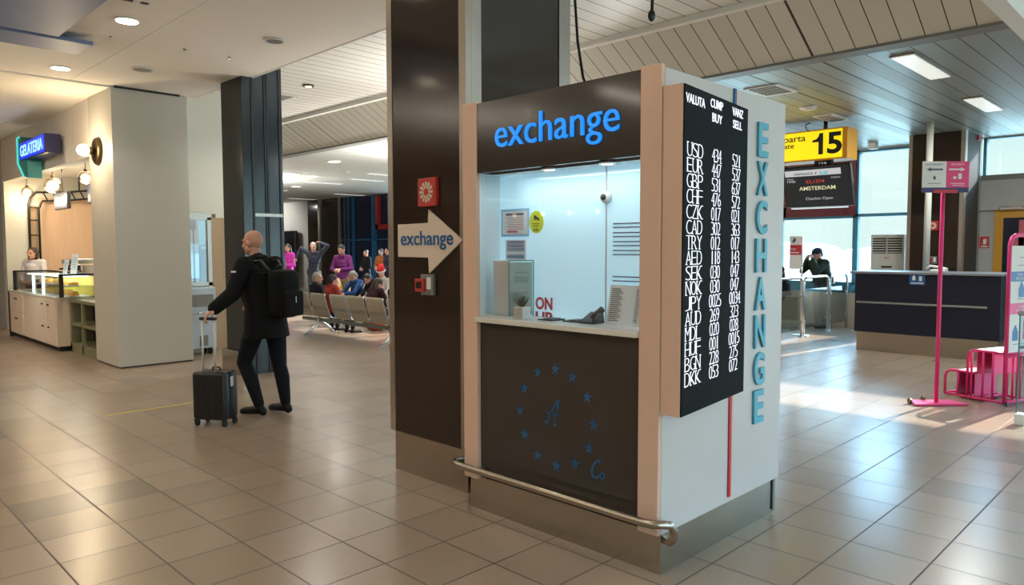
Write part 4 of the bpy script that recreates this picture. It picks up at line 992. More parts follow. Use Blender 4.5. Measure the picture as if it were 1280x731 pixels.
person((14.78,5.92,0), PI/4+.25, 'man in dark jacket and cap at the gate window, hands raised to his face', dict(hd=(.0,.10,1.48), nk=(0,.06,1.36), ch=(0,.02,1.2), shL=(-.2,.05,1.31), shR=(.2,.05,1.31), elL=(-.24,.26,1.13), elR=(.24,.26,1.13), wrL=(-.09,.26,1.38), wrR=(.09,.26,1.38), pel=(0,-.05,.92), hpL=(-.09,-.04,.88), hpR=(.09,-.04,.88)), T(lin(44,52,44),'dark_jacket'), T(lin(70,84,96),'jeans'), hair='hair_dark', voxel=.011, bulk=1.35, coat=True, skirt=.02, curl=.9, pitch=-.35,
    hat=lambda r, L, Rm, vx: Blob().ell(L(0,-.015,.055), (.094,.11,.075), Rm).cap(L(0,.08,.045), L(0,.13,.035), .02).build('cap', fabric(lin(34,44,58),'cap'), r, vx, 3))
person((13.55,6.28,0), PI/2-.5, 'person in a dark coat half hidden by the exchange booth edge', dict(hd=(.0,.12,1.36), nk=(0,.08,1.24), ch=(0,.02,1.08), shL=(-.2,.05,1.2), shR=(.2,.05,1.2), elL=(-.27,.2,.98), elR=(.27,.2,.98), wrL=(-.12,.40,.95), wrR=(.12,.40,.95), pel=(0,-.08,.80), hpL=(-.09,-.06,.76), hpR=(.09,-.06,.76), knL=(-.1,.12,.44), knR=(.1,.12,.44)), T(lin(20,22,28),'dark_coat'), T(lin(24,26,32),'tr'), hair='hair_dark', voxel=.012, bulk=1.3, coat=True, skirt=.1, pitch=-.3)
# pink priority stand
pst = thing('priority_sign_stand', 'tall pink pole sign with priority arrows beside the bag sizer', 'sign', (8.335,2.136,0), -PI/4)
MB().cyl((0,0,.01),(0,0,2.2),.020,seg=14).build('pole', 'pink', pst, local=True)
MB().prism([(-.27,-.10),(.27,-.10),(.20,.12),(-.20,.12)], (0,0,.006), (1,0,0), (0,1,0), (0,0,.016)).build('base_plate', 'pink', pst, local=True)
for x, y in ((-.26,.02),(-.06,.13)):
    MB().cyl((x-.012,y,.028),(x+.012,y,.028),.028,seg=14).build('castor', 'brass', pst, local=True)
# local -Y faces the hall
MB().rbox(-.235,.235,-.035,-.022,2.155,2.465,.003).build('sign_panel', 'ink', pst, local=True)
LY = ((1,0,0),(0,0,1))
wsg = MB().box(-.235,.005,-.038,-.034,2.205,2.465).build('white_half', 'paper', pst, local=True)
psg = MB().box(.005,.235,-.038,-.034,2.205,2.465).build('pink_half', 'pink', pst, local=True)
nb = MB().box(-.235,.235,-.038,-.034,2.155,2.205).build('navy_band', P('navy_band',lin(38,40,96),.5), pst, local=True)
MB().box(-.12,.12,-.042,-.036,2.15,2.185).build('pink_tab', 'redstrip', pst, local=True)
def arrow(m, x, z, L, s, y=-.038): m.prism([(x,z-.008),(x+s*L*.72,z-.008),(x+s*L*.72,z-.02),(x+s*L,z),(x+s*L*.72,z+.02),(x+s*L*.72,z+.008),(x,z+.008)], (0,y,0), *LY, (0,-.002,0))
m = MB(); arrow(m, -.03, 2.385, .165, -1); m.text('NON-PRIORITY', (-.21,-.038,2.425), *LY, .19, .018, .001); m.rbox(-.125,-.10,-.041,-.038,2.285,2.31,.003).box(-.12,-.105,-.04,-.038,2.31,2.32).box(-.18,-.05,-.040,-.038,2.243,2.248); m.build('arrow_and_words', 'ink', wsg, local=True)
m = MB(); arrow(m, .03, 2.385, .165, 1); m.text('PRIORITY', (.055,-.038,2.425), *LY, .13, .018, .001); m.rbox(.075,.105,-.041,-.038,2.29,2.315,.003).rbox(.125,.16,-.041,-.038,2.29,2.345,.003).box(.05,.19,-.040,-.038,2.243,2.248).box(.07,.19,-.040,-.038,2.225,2.23); m.build('arrow_and_words', 'paper', psg, local=True)
# pink bag sizer
sz = thing('bag_sizer', 'pink tube bag sizer frame with two bins and a tall notice', 'bag sizer', (8.815,1.92,0), math.atan2(-.94,-.33))
# local x runs from the low bin to the tall notice, local -y ... +y is the depth
m = MB(); D0, D1 = 0., .5; r_ = .014
def arch(x0, x1, y, h, rad=.07):
    m.tube([(x0,y,.03),(x0,y,h-rad),(x0+rad*.3,y,h-rad*.3),(x0+rad,y,h),(x1,y,h)], r_, 10)
for y in (0,.42):
    m.tube([(-.30,y,.03),(.32,y,.03)], r_, 10); arch(-.30, .0, y, .29); arch(-.06, .32, y, .53)
    for x in (-.16,-.02,.10,.20): m.tube([(x,y,.03),(x,y,.29 if x < -.1 else .53)], r_*.9, 8)
for x, z in ((-.30,.03),(.32,.03),(-.16,.03),(.0,.29),(.1,.53),(.32,.53),(.05,.03)): m.tube([(x,0,z),(x,.42,z)], r_, 10)
m.build('tube_frame', 'pink', sz, local=True)
bin1 = MB().box(-.17,-.16,.02,.40,.04,.28).box(.0,.01,.02,.40,.04,.28).box(-.17,.01,.39,.40,.04,.28).build('low_bin', 'pinkpanel', sz, local=True)
bin2 = MB().box(.02,.03,.02,.40,.30,.52).box(.19,.20,.02,.40,.30,.52).box(.02,.2,.39,.40,.30,.52).build('high_bin', 'pinkpanel', sz, local=True)
MB().box(-.17,.01,.0,.42,.285,.30).build('bin_lid', 'paper', sz, local=True); MB().box(.03,.22,.0,.42,.53,.545).build('bin_lid', 'paper', sz, local=True)
m = MB(); m.tube([(.32,0,.03),(.32,0,1.64),(.32,.03,1.70),(.32,.09,1.725),(.32,.42,1.725),(.32,.48,1.70),(.32,.51,1.64),(.32,.51,.03)], .02, 12); m.tube([(.32,0,.50),(.32,.5,.50)], r_, 8)
for y in (.13,.26,.38): m.tube([(.32,y,.05),(.32,y,.5)], r_*.8, 8)
m.tube([(.32,0,.04),(.32,.51,.04)], r_, 8); m.build('tall_frame', 'pink', sz, local=True)
pnl = MB().box(.312,.328,.02,.49,.52,1.62).build('notice_panel', 'paper', sz, local=True)
# the notice faces local -x? (towards the hall it is seen from local +x side turned to the camera)
NY = ((0,1,0),(0,0,1))
def note(m, y0, y1, z0, z1): m.box(.328,.3305,y0,y1,z0,z1)
m = MB(); note(m, .02,.49,1.26,1.36); m.build('blue_band', 'bluevinyl', pnl, local=True)
m = MB(); note(m, .02,.49,.93,1.04); m.build('pink_band', 'pink', pnl, local=True)
m = MB(); m.text('ONE FREE', (.3305,.12,1.315), *NY, .2, .03, .001); m.text('PERSONAL BAG', (.3305,.10,1.275), *NY, .27, .03, .001); m.text('CABIN', (.3305,.16,.99), *NY, .14, .03, .001); m.text('PRIORITY', (.3305,.13,.95), *NY, .2, .03, .001); m.build('band_words', 'paper', pnl, local=True)
for (y, z) in ((.16,1.10),(.08,.66)):
    m = MB(); m.box(.328,.3305,y,y+.09,z,z+.10).box(.328,.3305,y+.015,y+.075,z+.10,z+.13).box(.328,.3305,y+.03,y+.06,z+.13,z+.155); m.build('blue_bag_symbol', 'bluevinyl', pnl, local=True)
m = MB().box(.328,.3305,.26,.40,.67,.86).box(.328,.3305,.30,.36,.86,.89); m.build('pink_case_symbol', 'pink', pnl, local=True)
m = MB().box(.328,.3305,.12,.38,1.42,1.425).box(.328,.3305,.14,.30,1.08,1.085).box(.328,.3305,.1,.3,.62,.625).box(.328,.3305,.16,.34,1.50,1.505).box(.328,.3305,.2,.3,.57,.60); m.build('small_print', 'ink', pnl, local=True)
for y in (0,.5): MB().cyl((.34,y,.022),(.36,y,.022),.022,seg=14).build('castor', 'black', sz, local=True)
# glass screen at the right edge
gl = thing('glass_screen', 'frameless glass screen with white clamp foot at the right edge', 'glass screen', (8.05,.75,0))
MB().box(7.90,7.912,-.2,1.375,.06,1.02).build('glass_pane', 'glasstint', gl)
MB().box(7.899,7.913,1.367,1.376,.06,1.02).build('glass_edge', 'teal', gl)
MB().rbox(7.85,7.96,1.30,1.38,0,.10,.006).build('clamp_foot', 'paper', gl); MB().rbox(7.85,7.96,0.1,.18,0,.10,.006).build('clamp_foot', 'paper', gl)
MB().rbox(7.88,7.932,1.32,1.385,.99,1.03,.006).build('top_clip', 'chrome', gl)
# ------------------------------------------------------------------ ice cream bar on the left
struct('wall_fascia', MB().box(3.24,3.4,11.62,17.35,2.93,3.76), 'gypsum', 'pale fascia above the ice cream bar opening')
struct('wall_bar_end', MB().box(3.26,3.63,17.35,17.5,0,3.4).box(3.63,5.0,17.45,17.55,0,3.4), 'cream', 'cream end wall inside the ice cream bar')
struct('wall_front_left', MB().box(3.24,3.4,17.5,31,0,3.76), 'greywall', 'greyish wall past the ice cream bar')
struct('wall_bar_back', MB().box(4.30,4.36,11.62,13.05,0,3.4).box(4.30,4.95,13.0,13.05,0,3.4).box(4.95,5.0,13.0,17.5,0,3.4), 'cream')
struct('ceiling_bar', MB().box(3.4,5.0,11.62,17.5,3.12,3.25), 'gypsum', 'low warm ceiling inside the ice cream bar')
struct('trim_10', MB().box(3.86,4.95,17.40,17.45,.9,2.66), 'woodlight', 'light wood panelling behind the ice cream counter')
tr = thing('truss_frame', 'black metal truss frame curving over the bar back wall', 'frame', (4.0,17.3,0))
m = MB(); r_ = .022
def tw(o, xs):  # outer and inner rails along an inverted L
    return [(3.66+o,17.30,.9),(3.66+o,17.30,2.52-o*.6),(3.70+o,17.30,2.66-o*.8),(3.80+o*.6,17.30,2.76-o),(4.4,17.25,2.80-o),(4.9,17.15,2.86-o)]
m.tube(tw(0,0), r_, 8); m.tube(tw(.17,0), r_, 8)
for z in (1.2,1.55,1.9,2.2,2.45): m.tube([(3.66,17.3,z),(3.83,17.3,z)], .014, 8)
for i in range(6):
    x = 3.9+i*.17; m.tube([(x,17.25,2.78+.05*i*.17),(x+.08,17.25,2.61+.05*i*.17)], .014, 8)
for x in (4.55,4.75): m.tube([(x,17.2,2.8),(x,17.2,3.12)], .016, 8)
m.build('truss_bars', 'ironblack', tr)
MB().box(3.69,3.81,17.38,17.44,.9,2.5).build('shelf_back', 'woodtan', tr)
def pendant(x, y, z, label, rad=.105, ztop=3.12):
    r = thing('pendant_lamp', label, 'lamp', (x,y,z), 0, 'globe lamps of the ice cream bar')
    MB().sph((x,y,z), rad, 24, 16).build('glass_globe', 'glassglobe', r)
    MB().sph((x,y,z-.01), rad*.66, 20, 14).build('bulb', 'globe', r)
    MB().cyl((x,y,z+rad*.9),(x,y,z+rad*1.25),.03,seg=14).build('cap', 'brass', r)
    MB().cyl((x,y,z+rad*1.2),(x,y,ztop),.006,seg=8).build('cord', 'black', r)
    light('lamp_glow', 'POINT', (x,y,z-rad-.06), 14, (1,.78,.5), .05)
MT['glassglobe'] = glassmat('globe_glass', (1.,.93,.8), .06)
pendant(3.60,17.1,2.74,'clear glass globe lamp hanging by the end wall of the ice cream bar')
pendant(3.70,15.63,2.79,'clear glass globe lamp hanging over the middle of the ice cream counter', .15)
pendant(3.75,13.79,2.81,'clear glass globe lamp half hidden by the boxed cream column', .11)
mn = thing('menu_screen', 'pale blue menu screen hanging over the ice cream counter', 'screen', (3.85,15.7,2.45))
m = MB(); m.rbox(3.84,3.90,15.28,16.15,2.36,2.68,.006); m.build('casing', 'black', mn); MB().box(3.835,3.841,15.31,16.12,2.38,2.66).build('screen', 'menu', mn)
MB().cyl((3.87,15.7,2.67),(3.87,15.7,3.12),.012,seg=8).build('hanger', 'ironblack', mn)
mn = thing('menu_screen', 'blue menu screen edge hanging beside the boxed cream column', 'screen', (3.85,14.0,2.45))
MB().rbox(3.84,3.90,13.3,14.05,2.40,2.86,.006).build('casing', 'black', mn); MB().box(3.835,3.841,13.33,14.02,2.42,2.84).build('screen', 'menu', mn)
MB().cyl((3.87,13.7,2.85),(3.87,13.7,3.12),.012,seg=8).build('hanger', 'ironblack', mn)
# wall lamp on the column
wl_ = thing('wall_lamp', 'round bronze wall lamp with a glowing globe on the boxed cream column', 'lamp', (3.22,11.22,2.95))
MB().lathe([(.185,0),(.185,.03),(.17,.045),(.05,.05)], (3.22,11.22,2.955), 32, (-1,0,0)).build('back_disc', 'brass', wl_)
MB().cyl((3.17,11.22,2.955),(3.10,11.22,2.955),.05,.055,20).build('socket', 'brass', wl_)
MB().sph((3.04,11.22,2.955), .082, 24, 16).build('globe', 'globe', wl_)
light('lamp_glow', 'POINT', (2.90,11.22,2.955), 40, (1,.78,.5), .06)
# blade sign
bs = thing('shop_sign', 'blue lit GELATERIA box sign with a teal edge above the ice cream bar', 'sign', (3.1,13.8,2.8))
m = MB(); m.rbox(2.98,3.20,12.95,14.55,3.085,3.375,.008); m.build('sign_box', P('sign_box',lin(22,24,80),.4), bs)
fc = MB().box(2.974,2.981,12.97,14.53,3.10,3.36).build('lit_face', 'bluelitsign', bs)
m = MB(); m.text('GELATERIA', (2.973,14.46,3.14), UF, UZ, 1.42, .18, .006, bold=.01); m.build('lettering', 'cyanlit', fc)
m = MB(); m.prism([(-14.72,3.49),(-14.55,3.49),(-14.40,3.30),(-14.10,3.05),(-14.10,2.78),(-14.35,2.82),(-14.72,3.05)], (2.99,0,0), UF, UZ, (.20,0,0)); m.build('cone_shape', 'tealpaint', bs)
m = MB(); m.tube([(2.985,14.71,3.05),(2.985,14.71,3.48),(2.985,14.56,3.48)], .018, 8); m.tube([(2.985,14.71,3.05),(2.985,14.36,2.82)], .018, 8); m.build('lit_edge', 'tealit', bs)
MB().box(3.15,3.24,13.3,14.2,3.15,3.3).build('bracket', 'ironblack', bs)
# counter
ic = thing('ice_cream_counter', 'cream fronted ice cream counter with small door handles', 'counter', (3.3,14.7,0))
MB().box(3.13,3.55,13.13,16.20,.0,.10).build('plinth', 'black', ic)
CM = P('counter_front', lin(226,208,188), .45, var=.02)
MB().box(3.08,3.60,13.08,16.28,.08,.83).build('carcass', CM, ic)
MB().rbox(3.06,3.62,13.06,16.30,.83,.865,.006).build('stone_top', 'counter', ic)
MB().box(3.07,3.15,16.28,16.36,0,.87).build('end_post', 'ironblack', ic)
for y0, y1, hy in ((16.2,15.72,15.76),(15.70,15.22,15.66),(13.95,13.55,13.86),(13.53,13.13,13.50)):
    for z0, z1 in ((.47,.81),(.11,.45)):
        dd = MB().rbox(3.066,3.082,y1,y0,z0,z1,.004).build('door', CM, ic)
        MB().rbox(3.045,3.066,hy-.03,hy+.03,z1-.10,z1-.075,.005).build('handle', 'black', dd)
dcse = thing('display_case', 'lit glass cake display case with a black frame on the counter', 'display case', (3.3,14.0,.865))
m = MB()
for x, y in ((3.09,12.82),(3.09,15.87)): m.box(x-.02,x+.03,y-.03,y+.03,.865,1.225)
m.box(3.07,3.60,12.79,12.85,1.195,1.225).box(3.07,3.60,15.84,15.90,1.195,1.225).box(3.57,3.60,12.8,15.9,1.195,1.225); m.build('frame', 'ironblack', dcse)
MB().box(3.085,3.092,12.85,15.84,.87,1.2).build('front_pane', 'glass', dcse)
MB().box(3.09,3.58,12.85,15.84,1.205,1.212).build('top_pane', 'glass', dcse)
MB().box(3.12,3.56,12.86,15.3,1.02,1.03).build('shelf', 'glasstint', dcse)
MB().box(3.56,3.58,12.86,15.84,.87,1.2).build('back_wall', 'caseyellow', dcse)
for y in (14.62,13.98): 
    m = MB(); m.box(3.10,3.13,y-.02,y+.02,.87,1.19).box(3.10,3.5,y-.02,y+.02,1.18,1.2); m.build('light_strip', 'caselight', dcse)
m = MB().box(3.12,3.5,12.9,15.1,1.178,1.19); m.build('light_strip', 'caselight', dcse)
k = 0
for z in (.872,1.032):
    for i in range(7):
        y = 12.98+i*.29
        if abs(y-14.62) < .1 or abs(y-13.98) < .1: y += .14
        t = thing('cake', ('pastry on the upper shelf of the display case' if z > 1 else 'yellow cake on the floor of the display case'), 'cake', (3.3,y,z), 0, 'cakes in the display case, ' + ('upper shelf' if z > 1 else 'lower level'))
        MB().lathe([(.085,0),(.095,.012)], (3.3,y,z), 18).build('plate', 'counter', t)
        MB().lathe([(.07,.012),(.075,.03),(.07,.06+.02*(i%2)),(.04,.075+.02*(i%2))], (3.3,y,z), 18).build('sponge', 'cake', t)
gsf = thing('shelf_unit', 'olive green open shelf unit between the counter and the column', 'shelf', (3.45,12.4,0))
m = MB().box(3.26,3.60,13.0,13.06,0,.82).box(3.26,3.60,11.70,11.76,0,.82).box(3.26,3.60,11.70,13.06,.78,.83).box(3.26,3.60,11.7,13.06,.42,.46).box(3.26,3.60,11.7,13.06,.10,.14).box(3.26,3.30,11.7,13.06,0,.10).box(3.26,3.3,12.4,12.46,0,.8)
m.build('frame', 'greenshelf', gsf); MB().box(3.57,3.60,11.76,13.0,.1,.8).build('back', 'black', gsf)
# bits on the counter
def stand_sheet(y, h, wd, label, mat='paper'):
    t = thing('counter_notice', label, 'notice', (3.42,y,1.225)); m = MB(); m.hexa([(3.40,y-wd/2,1.213),(3.405,y-wd/2,1.213),(3.405,y+wd/2,1.213),(3.40,y+wd/2,1.213),(3.44,y-wd/2,1.213+h),(3.445,y-wd/2,1.213+h),(3.445,y+wd/2,1.213+h),(3.44,y+wd/2,1.213+h)]); m.build('sheet', mat, t)
    m = MB()
    for i in range(6):
        z = 1.213+h*(.25+.11*i); x = 3.40+.04*(z-1.213)/h; m.box(x-.003,x-.001,y-wd*.35,y+wd*.35,z-.003,z+.003)
    m.build('text_lines', 'bluevinyl', t)
    MB().box(3.40,3.5,y-wd/2,y+wd/2,1.2125,1.217).build('foot', 'acrylic', t)
stand_sheet(13.35,.32,.34,'tall pale notice standing on the display case beside the column'); stand_sheet(13.85,.22,.24,'shorter white notice on the display case')
cm = thing('coffee_machine', 'steel coffee machine on the back counter of the bar', 'machine', (3.9,15.0,.95))
MB().rbox(3.75,4.15,14.6,15.5,1.0,1.10,.02).build('drip_base', 'ironblack', cm); MB().rbox(3.85,4.15,14.65,15.45,1.10,1.36,.03).build('body', 'chrome', cm); MB().rbox(3.75,4.15,14.6,15.5,1.32,1.44,.03).build('head', 'chrome', cm)
for y in (14.85,15.25): MB().tube([(3.82,y,1.33),(3.78,y,1.26),(3.66,y,1.25)], [.03,.03,.014], 10).build('filter_handle', 'black', cm)
bc = tag(MB().rbox(3.70,4.25,12.2,16.2,.0,1.0,.006).build('back_counter', 'woodtan'), 'back work counter behind the display case', 'counter')
for i, y in enumerate((15.75,15.9,16.05,14.45,14.3,14.15)):
    t = thing('cup_stack', 'stack of white cups on the back counter of the bar', 'cups', (3.85,y,1.0), 0, 'cup stacks on the back counter')
    for kk in range(3): MB().lathe([(.028,0),(.042,.075),(.044,.078)], (3.85,y,1.0+kk*.05), 14).build('cup', 'paper', t)
person((3.62,16.85,0), PI/2+.7, 'bar worker with tied brown hair and a white apron behind the counter', dict(hd=(0,.05,1.53), nk=(0,.0,1.40), ch=(0,0,1.24), shL=(-.17,0,1.35), shR=(.17,0,1.35), elL=(-.24,.04,1.08), elR=(.24,.04,1.08), wrL=(-.1,.24,1.0), wrR=(.1,.24,1.0)), T(lin(216,212,214),'apron_top'), T(lin(40,40,46),'tr'), hair='hair_brown', style='bob', voxel=.012, scale=1.)
# service machine in the doorway
sv = thing('service_cart', 'pale blue service cabinet on wheels in front of the doorway pane', 'cabinet', (4.55,11.3,0))
MB().rbox(4.26,4.76,11.12,11.44,.10,1.02,.01).build('cabinet', 'cartblue', sv)
MB().rbox(4.34,4.72,11.11,11.125,.74,.92,.004).build('grille', 'gunmetal', sv)
MB().rbox(4.5,4.62,11.105,11.125,.14,.30,.004).build('lower_grille', 'gunmetal', sv)
MB().tube([(4.40,11.12,.62),(4.40,11.08,.62),(4.56,11.08,.66),(4.58,11.12,.66)], .012, 8).build('latch', 'chrome', sv)
for x in (4.34,4.68):
    for y in (11.18,11.38): MB().cyl((x-.02,y,.05),(x+.02,y,.05),.05,seg=16).build('castor', 'black', sv)
# ------------------------------------------------------------------ ceiling fittings
def downlight(x, y, z, r, label, lit, group=None, energy=0, col=(1,.88,.72)):
    t = thing('downlight', label, 'lamp', (x,y,z-.012), 0, group)
    MB().lathe([(r,0),(r*1.0,.004),(r*.86,.014)], (x,y,z-.012), 28).build('rim', 'white', t)
    MB().cyl((x,y,z-.016),(x,y,z-.010),r*.82,seg=28).build('lamp_disc', 'lampdisc' if lit else 'diffuser', t)
    if energy: light('lamp_light', 'SPOT', (x,y,z-.05), energy, col, .08, to=(x,y,0), spot_size=math.radians(130), spot_blend=.8)
downlight(2.445,7.525,3.76,.115,'lit round downlight in the cream ceiling nearest the air slots',1,None,55)
downlight(2.50,10.02,3.76,.115,'lit round downlight in the cream ceiling in front of the ice cream bar',1,None,60)
for x, y in ((2.4,2.6),(2.4,5.0),(.2,5.0),(.2,2.5),(.2,7.5),(-2.5,5.0),(-2.5,8.0),(-2.5,2.0),(2.5,13.0),(.3,11.)):  # unseen repeats of the two visible downlights, kept for the light they give
    downlight(x, y, 3.76, .115, 'unseen round downlight in the cream ceiling over the near hall', 1, 'unseen downlights over the near hall', 26)
t = thing('ceiling_speaker', 'round unlit speaker grille in the cream ceiling by its edge', 'speaker', (3.745,7.16,3.745))
MB().lathe([(.10,0),(.10,.004),(.09,.015)], (3.745,7.16,3.745), 24).build('rim', 'white', t); MB().lathe([(.085,0),(.07,.003)], (3.745,7.16,3.742), 24).build('grille', 'gunmetal', t)
t = thing('ceiling_speaker', 'round flat grille in the cream ceiling near the boxed column', 'speaker', (3.21,9.4,3.745))
MB().lathe([(.12,0),(.12,.004),(.11,.015)], (3.21,9.4,3.745), 24).build('rim', 'white', t); MB().lathe([(.10,0),(.08,.003)], (3.21,9.4,3.742), 24).build('grille', 'alum', t)
for x, y, lb in ((2.50,8.19,'small dark sprinkler head near the blue ceiling panels'),(3.22,8.146,'small dark sprinkler head in the middle of the cream ceiling'),(3.705,8.128,'small dark sprinkler head close to the black pillar')):
    t = thing('sprinkler', lb, 'sprinkler', (x,y,3.73)); MB().cyl((x,y,3.735),(x,y,3.775),.012,seg=10).build('stem', 'chrome', t); MB().cyl((x,y,3.745),(x,y,3.75),.018,seg=14).build('deflector', 'black', t)
av = thing('air_slot', 'black slotted air outlet in the cream ceiling', 'vent', (2.2,6.9,3.75)); m = MB()
for i in range(3): m.box(1.99,2.30,6.73+i*.085,6.765+i*.085,3.752,3.7605)
m.build('slots', 'black', av); MB().box(2.36,2.42,6.88,6.92,3.752,3.7605).build('end_slot', 'black', av)
t = thing('ceiling_panel', 'large blue-grey hanging ceiling panel at the top left corner', 'panel', (1.4,7.2,3.66)); MB().rbox(.6,2.04,6.2,8.20,3.66,3.70,.004).build('board', 'blueceil', t); MB().box(1.2,1.22,7.1,7.12,3.70,3.76).build('hanger', 'black', t)
t = thing('ceiling_panel', 'narrower blue-grey hanging ceiling panel beside the large one', 'panel', (1.4,8.5,3.66)); MB().rbox(.6,2.37,8.30,8.80,3.66,3.70,.004).build('board', 'blueceil', t); MB().box(1.2,1.22,8.5,8.52,3.70,3.76).build('hanger', 'black', t)
t = thing('ceiling_vent', 'square ceiling vent tinted purple above the ice cream bar', 'vent', (2.6,15.2,3.72)); MB().box(2.35,2.85,14.7,15.6,3.72,3.742).build('frame', 'white', t)
m = MB()
for i in range(7): m.box(2.42+i*.055,2.45+i*.055,14.8,15.5,3.716,3.722)
m.build('blades', 'gunmetal', t)
# low and high ceiling fittings
for x0, x1, y, lb in ((8.08,9.44,2.48,'prismatic ceiling light panel near the sloping band'),(11.0,12.23,2.52,'prismatic ceiling light panel over the check-in desk')):
    t = thing('ceiling_light', lb, 'lamp', ((x0+x1)/2,y,3.535)); MB().box(x0,x1,y-.12,y+.12,3.53,3.552).build('frame', 'alum', t); MB().box(x0+.02,x1-.02,y-.10,y+.10,3.522,3.532).build('diffuser', 'lightpanel', t); light('panel_light', 'AREA', ((x0+x1)/2,y,3.515), 70, (.97,1.,.97), x1-x0-.1, to=((x0+x1)/2,y,0), shape='RECTANGLE', size_y=.2)
def vent(x0, x1, y0, y1, z, label):
    t = thing('ceiling_vent', label, 'vent', ((x0+x1)/2,(y0+y1)/2,z-.02)); MB().box(x0,x1,y0,y1,z-.015,z+.002).build('frame', 'acwhite', t); m = MB()
    for i in range(6):
        a = x0+.05+(x1-x0-.1)*i/6; m.box(a,a+.035,y0+.05,y1-.05,z-.022,z-.014)
    m.build('louvres', 'gunmetal', t)
vent(8.45,9.05,3.95,4.38,3.55,'louvred ceiling vent just above the booth roof'); vent(10.9,11.6,4.25,4.55,3.55,'louvred ceiling vent above the yellow gate sign'); vent(5.65,5.95,10.65,11.1,4.02,'square ceiling vent in the high white planks')
t = thing('smoke_detector', 'round pale smoke detector on the metal ceiling before the gate sign', 'detector', (10.19,4.31,3.51)); MB().lathe([(.06,-.045),(.10,-.02),(.12,0)], (10.19,4.31,3.55), 24).build('housing', 'acwhite', t)
t = thing('downlight', 'dark ringed downlight in the high white planked ceiling', 'lamp', (5.68,9.86,4.0)); MB().lathe([(.085,0),(.085,.02)], (5.68,9.86,4.0), 22).build('rim', 'brass', t); MB().cyl((5.68,9.86,3.996),(5.68,9.86,4.002),.05,seg=18).build('lamp_disc', 'dimlamp', t); light('lamp_light', 'SPOT', (5.68,9.86,3.97), 220, (1,.95,.86), .08, to=(5.68,9.86,0), spot_size=math.radians(150), spot_blend=.8)
for x, y, lb in ((8.84,14.31,'round white ceiling light nearest the sloping band above the seats'),(10.17,17.51,'second round white ceiling light above the waiting passengers'),(11.49,20.79,'farthest round white ceiling light above the waiting area')):
    t = thing('ceiling_light', lb, 'lamp', (x,y,3.535)); MB().lathe([(.16,0),(.16,.02)], (x,y,3.532), 24).build('rim', 'white', t); MB().cyl((x,y,3.527),(x,y,3.533),.13,seg=22).build('lamp_disc', 'dimlamp', t); light('lamp_light', 'SPOT', (x,y,3.5), 260, (1,.96,.9), .13, to=(x,y,0), spot_size=math.radians(160), spot_blend=.6)
t = thing('downlight', 'round downlight washing the far grey wall', 'lamp', (13.4,28.9,3.53)); MB().lathe([(.12,0),(.12,.02)], (13.4,28.9,3.53), 22).build('rim', 'white', t); MB().cyl((13.4,28.9,3.526),(13.4,28.9,3.532),.09,seg=18).build('lamp_disc', 'dimlamp', t); light('lamp_light', 'SPOT', (13.4,28.9,3.5), 420, (1,.97,.92), .08, to=(15.3,28.7,1.5), spot_size=math.radians(130), spot_blend=.7)
t = thing('smoke_detector', 'pale smoke detector under the far metal ceiling', 'detector', (10.1,15.77,3.47)); MB().lathe([(.05,-.07),(.08,-.06),(.09,0)], (10.1,15.77,3.55), 20).build('housing', 'cream', t)
for x0, x1, y in ((10.9,12.05,19.12),(10.84,12.0,15.95),(13.86,15.04,25.7),(13.94,15.2,22.6),(11.35,12.4,17.48),(11.0,12.1,22.5),(8.6,9.7,17.3),(13.6,14.8,17.0)):
    t = thing('ceiling_strip', 'long flat light strip in the far metal ceiling', 'lamp', ((x0+x1)/2,y,3.535), 0, 'strip lights over the waiting area'); MB().box(x0,x1,y-.09,y+.09,3.535,3.552).build('housing', 'white', t); MB().box(x0+.02,x1-.02,y-.07,y+.07,3.531,3.536).build('diffuser', 'lightpanel', t)
struct('trim_11', MB().box(5.0,12.0,1.27,1.40,3.40,3.552), 'white', 'pale beam crossing under the sloping band at the upper right')
# thin yellow line on the floor
struct('trim_12', MB().box(2.2,3.05,7.69,7.72,0,.002), P('floor_line',lin(196,176,60),.6), 'short yellow line marked on the floor tiles')
# cafe behind the camera whose globes show in the glass
for y in (8.6,9.3,10.0,10.8):
    t = thing('pendant_lamp', 'glowing globe lamp of the opposite cafe mirrored in the booth glass', 'lamp', (-5,y,2.3), 0, 'globe lamps of the opposite cafe')
    MB().sph((-5,y,2.3), .045, 20, 14).build('globe', 'globe', t); MB().cyl((-5,y,2.34),(-5,y,3.76),.008,seg=8).build('cord', 'black', t)
# ------------------------------------------------------------------ lamps
def fill_strip(x, y, L, energy, col, z=3.70, rz=0):  # added lamps out of view that brighten the hall, fascia and gate zone
    t = thing('ceiling_strip', 'long added fill lamp of the near hall outside the picture', 'lamp', (x,y,z), rz, 'added fill strips over the near hall')
    MB().box(-L/2,L/2,-.12,.12,0,.06).build('housing', 'white', t, local=True)
    light('fill_strip_light', 'AREA', (x,y,z-.02), energy, col, L, to=(x,y,0), shape='RECTANGLE', size_y=.24)
fill_strip(-3., 6., 2.4, 22, (1,.88,.74)); fill_strip(-1.4, 14., 2.4, 140, (1,.90,.78)); fill_strip(-3., 1., 2.4, 22, (1,.88,.74)); fill_strip(0., -3., 2.4, 22, (1,.92,.82))
fill_strip(5.6, -1.2, 2.0, 30, (1,.97,.92), 3.96); fill_strip(5.6, -4.5, 2.0, 30, (1,.97,.92), 3.96); pass
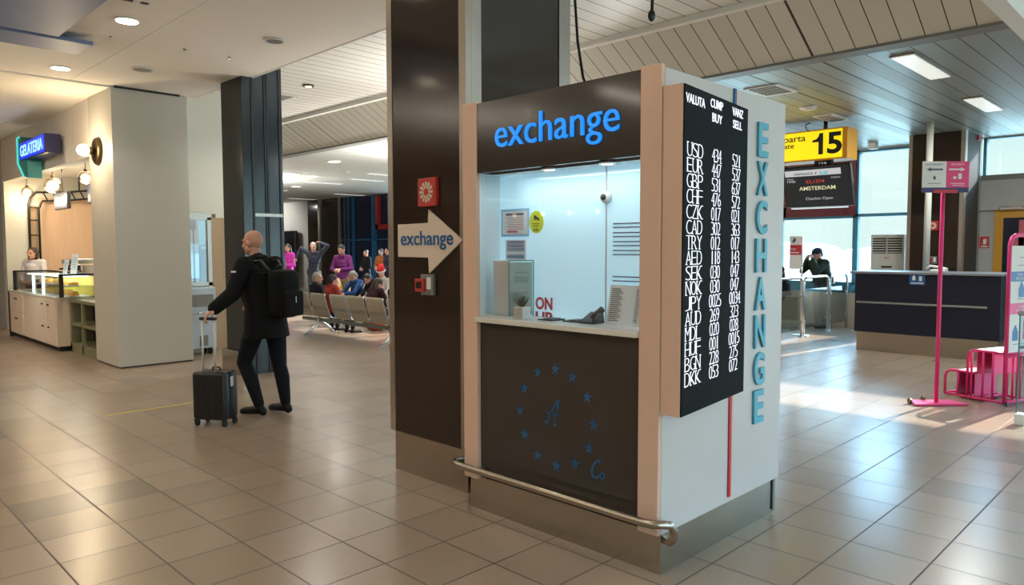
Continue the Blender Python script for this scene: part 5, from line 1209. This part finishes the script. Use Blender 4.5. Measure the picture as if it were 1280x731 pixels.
def fill_uplight(x, y, z, L, energy, col, zc, label):  # unseen fixtures added to brighten the ceilings from below
    t = thing('fill_uplight', label, 'lamp', (x,y,z), 0, 'added unseen uplights')
    MB().box(-L/2,L/2,-.15,.15,0,.05).build('trough', 'white', t, local=True)
    for s in (-1, 1): MB().cyl((s*L*.4,0,.05),(s*L*.4,0,zc-z),.006,seg=8).build('cord', 'black', t, local=True)
    light('uplight_fill', 'AREA', (x,y,z+.06), energy, col, L, to=(x,y,9), shape='RECTANGLE', size_y=.28)
fill_uplight(11.3, 7.6, 2.35, 3., 180, (1,.98,.93), 3.55, 'long added unseen uplight over the waiting area, hidden behind the booth')
fill_uplight(6.4, 7.9, 2.2, .9, 50, (1,.98,.93), 4.02, 'short added unseen uplight under the high ceiling behind the brown pillar')
fill_uplight(9.3, 11.2, 2.35, 1., 300, (1,.98,.94), 3.55, 'short added unseen uplight over the metal seats behind the brown pillar')
fill_uplight(-2.2, 3., 2.4, 3., 115, (1,.96,.88), 3.76, 'long added unseen uplight of the near hall outside the picture, nearer the exit')
fill_uplight(-2.2, 9., 2.4, 3., 115, (1,.96,.88), 3.76, 'long added unseen uplight of the near hall outside the picture, nearer the cafe')
fill_uplight(9.05, 19.3, 2.3, .8, 230, (1,.98,.94), 3.55, 'short added unseen uplight over the far waiting area behind the black pillar')
light('case_light', 'AREA', (3.35,14.1,1.17), 6, (.9,1,.9), 2., to=(3.35,14.1,0), shape='RECTANGLE', size_y=.2)
light('bar_cove_light', 'AREA', (4.2,15.,3.08), 80, (1,.88,.70), 2.4, to=(4.4,15.,0), shape='RECTANGLE', size_y=1.)
light('booth_light', 'AREA', (3.08,2.64,2.03), 3.0, (.78,.95,1.), .9, to=(3.12,2.64,0), shape='RECTANGLE', size_y=.06)
light('service_light', 'AREA', (5.1,12.3,2.9), 15, (.8,.94,1.), .8, to=(5.1,12.3,0))
# ------------------------------------------------------------------ view
S.view_settings.view_transform = 'Standard'; S.view_settings.look = 'None'
S.view_settings.gamma = 1; S.view_settings.use_curve_mapping = False; S.view_settings.exposure = 0.0
cy = S.cycles; cy.max_bounces = 8; cy.diffuse_bounces = 4; cy.glossy_bounces = 4; cy.transparent_max_bounces = 16; cy.transmission_bounces = 4
cy.use_denoising = True; cy.sample_clamp_indirect = 6; cy.caustics_reflective = False; cy.caustics_refractive = False
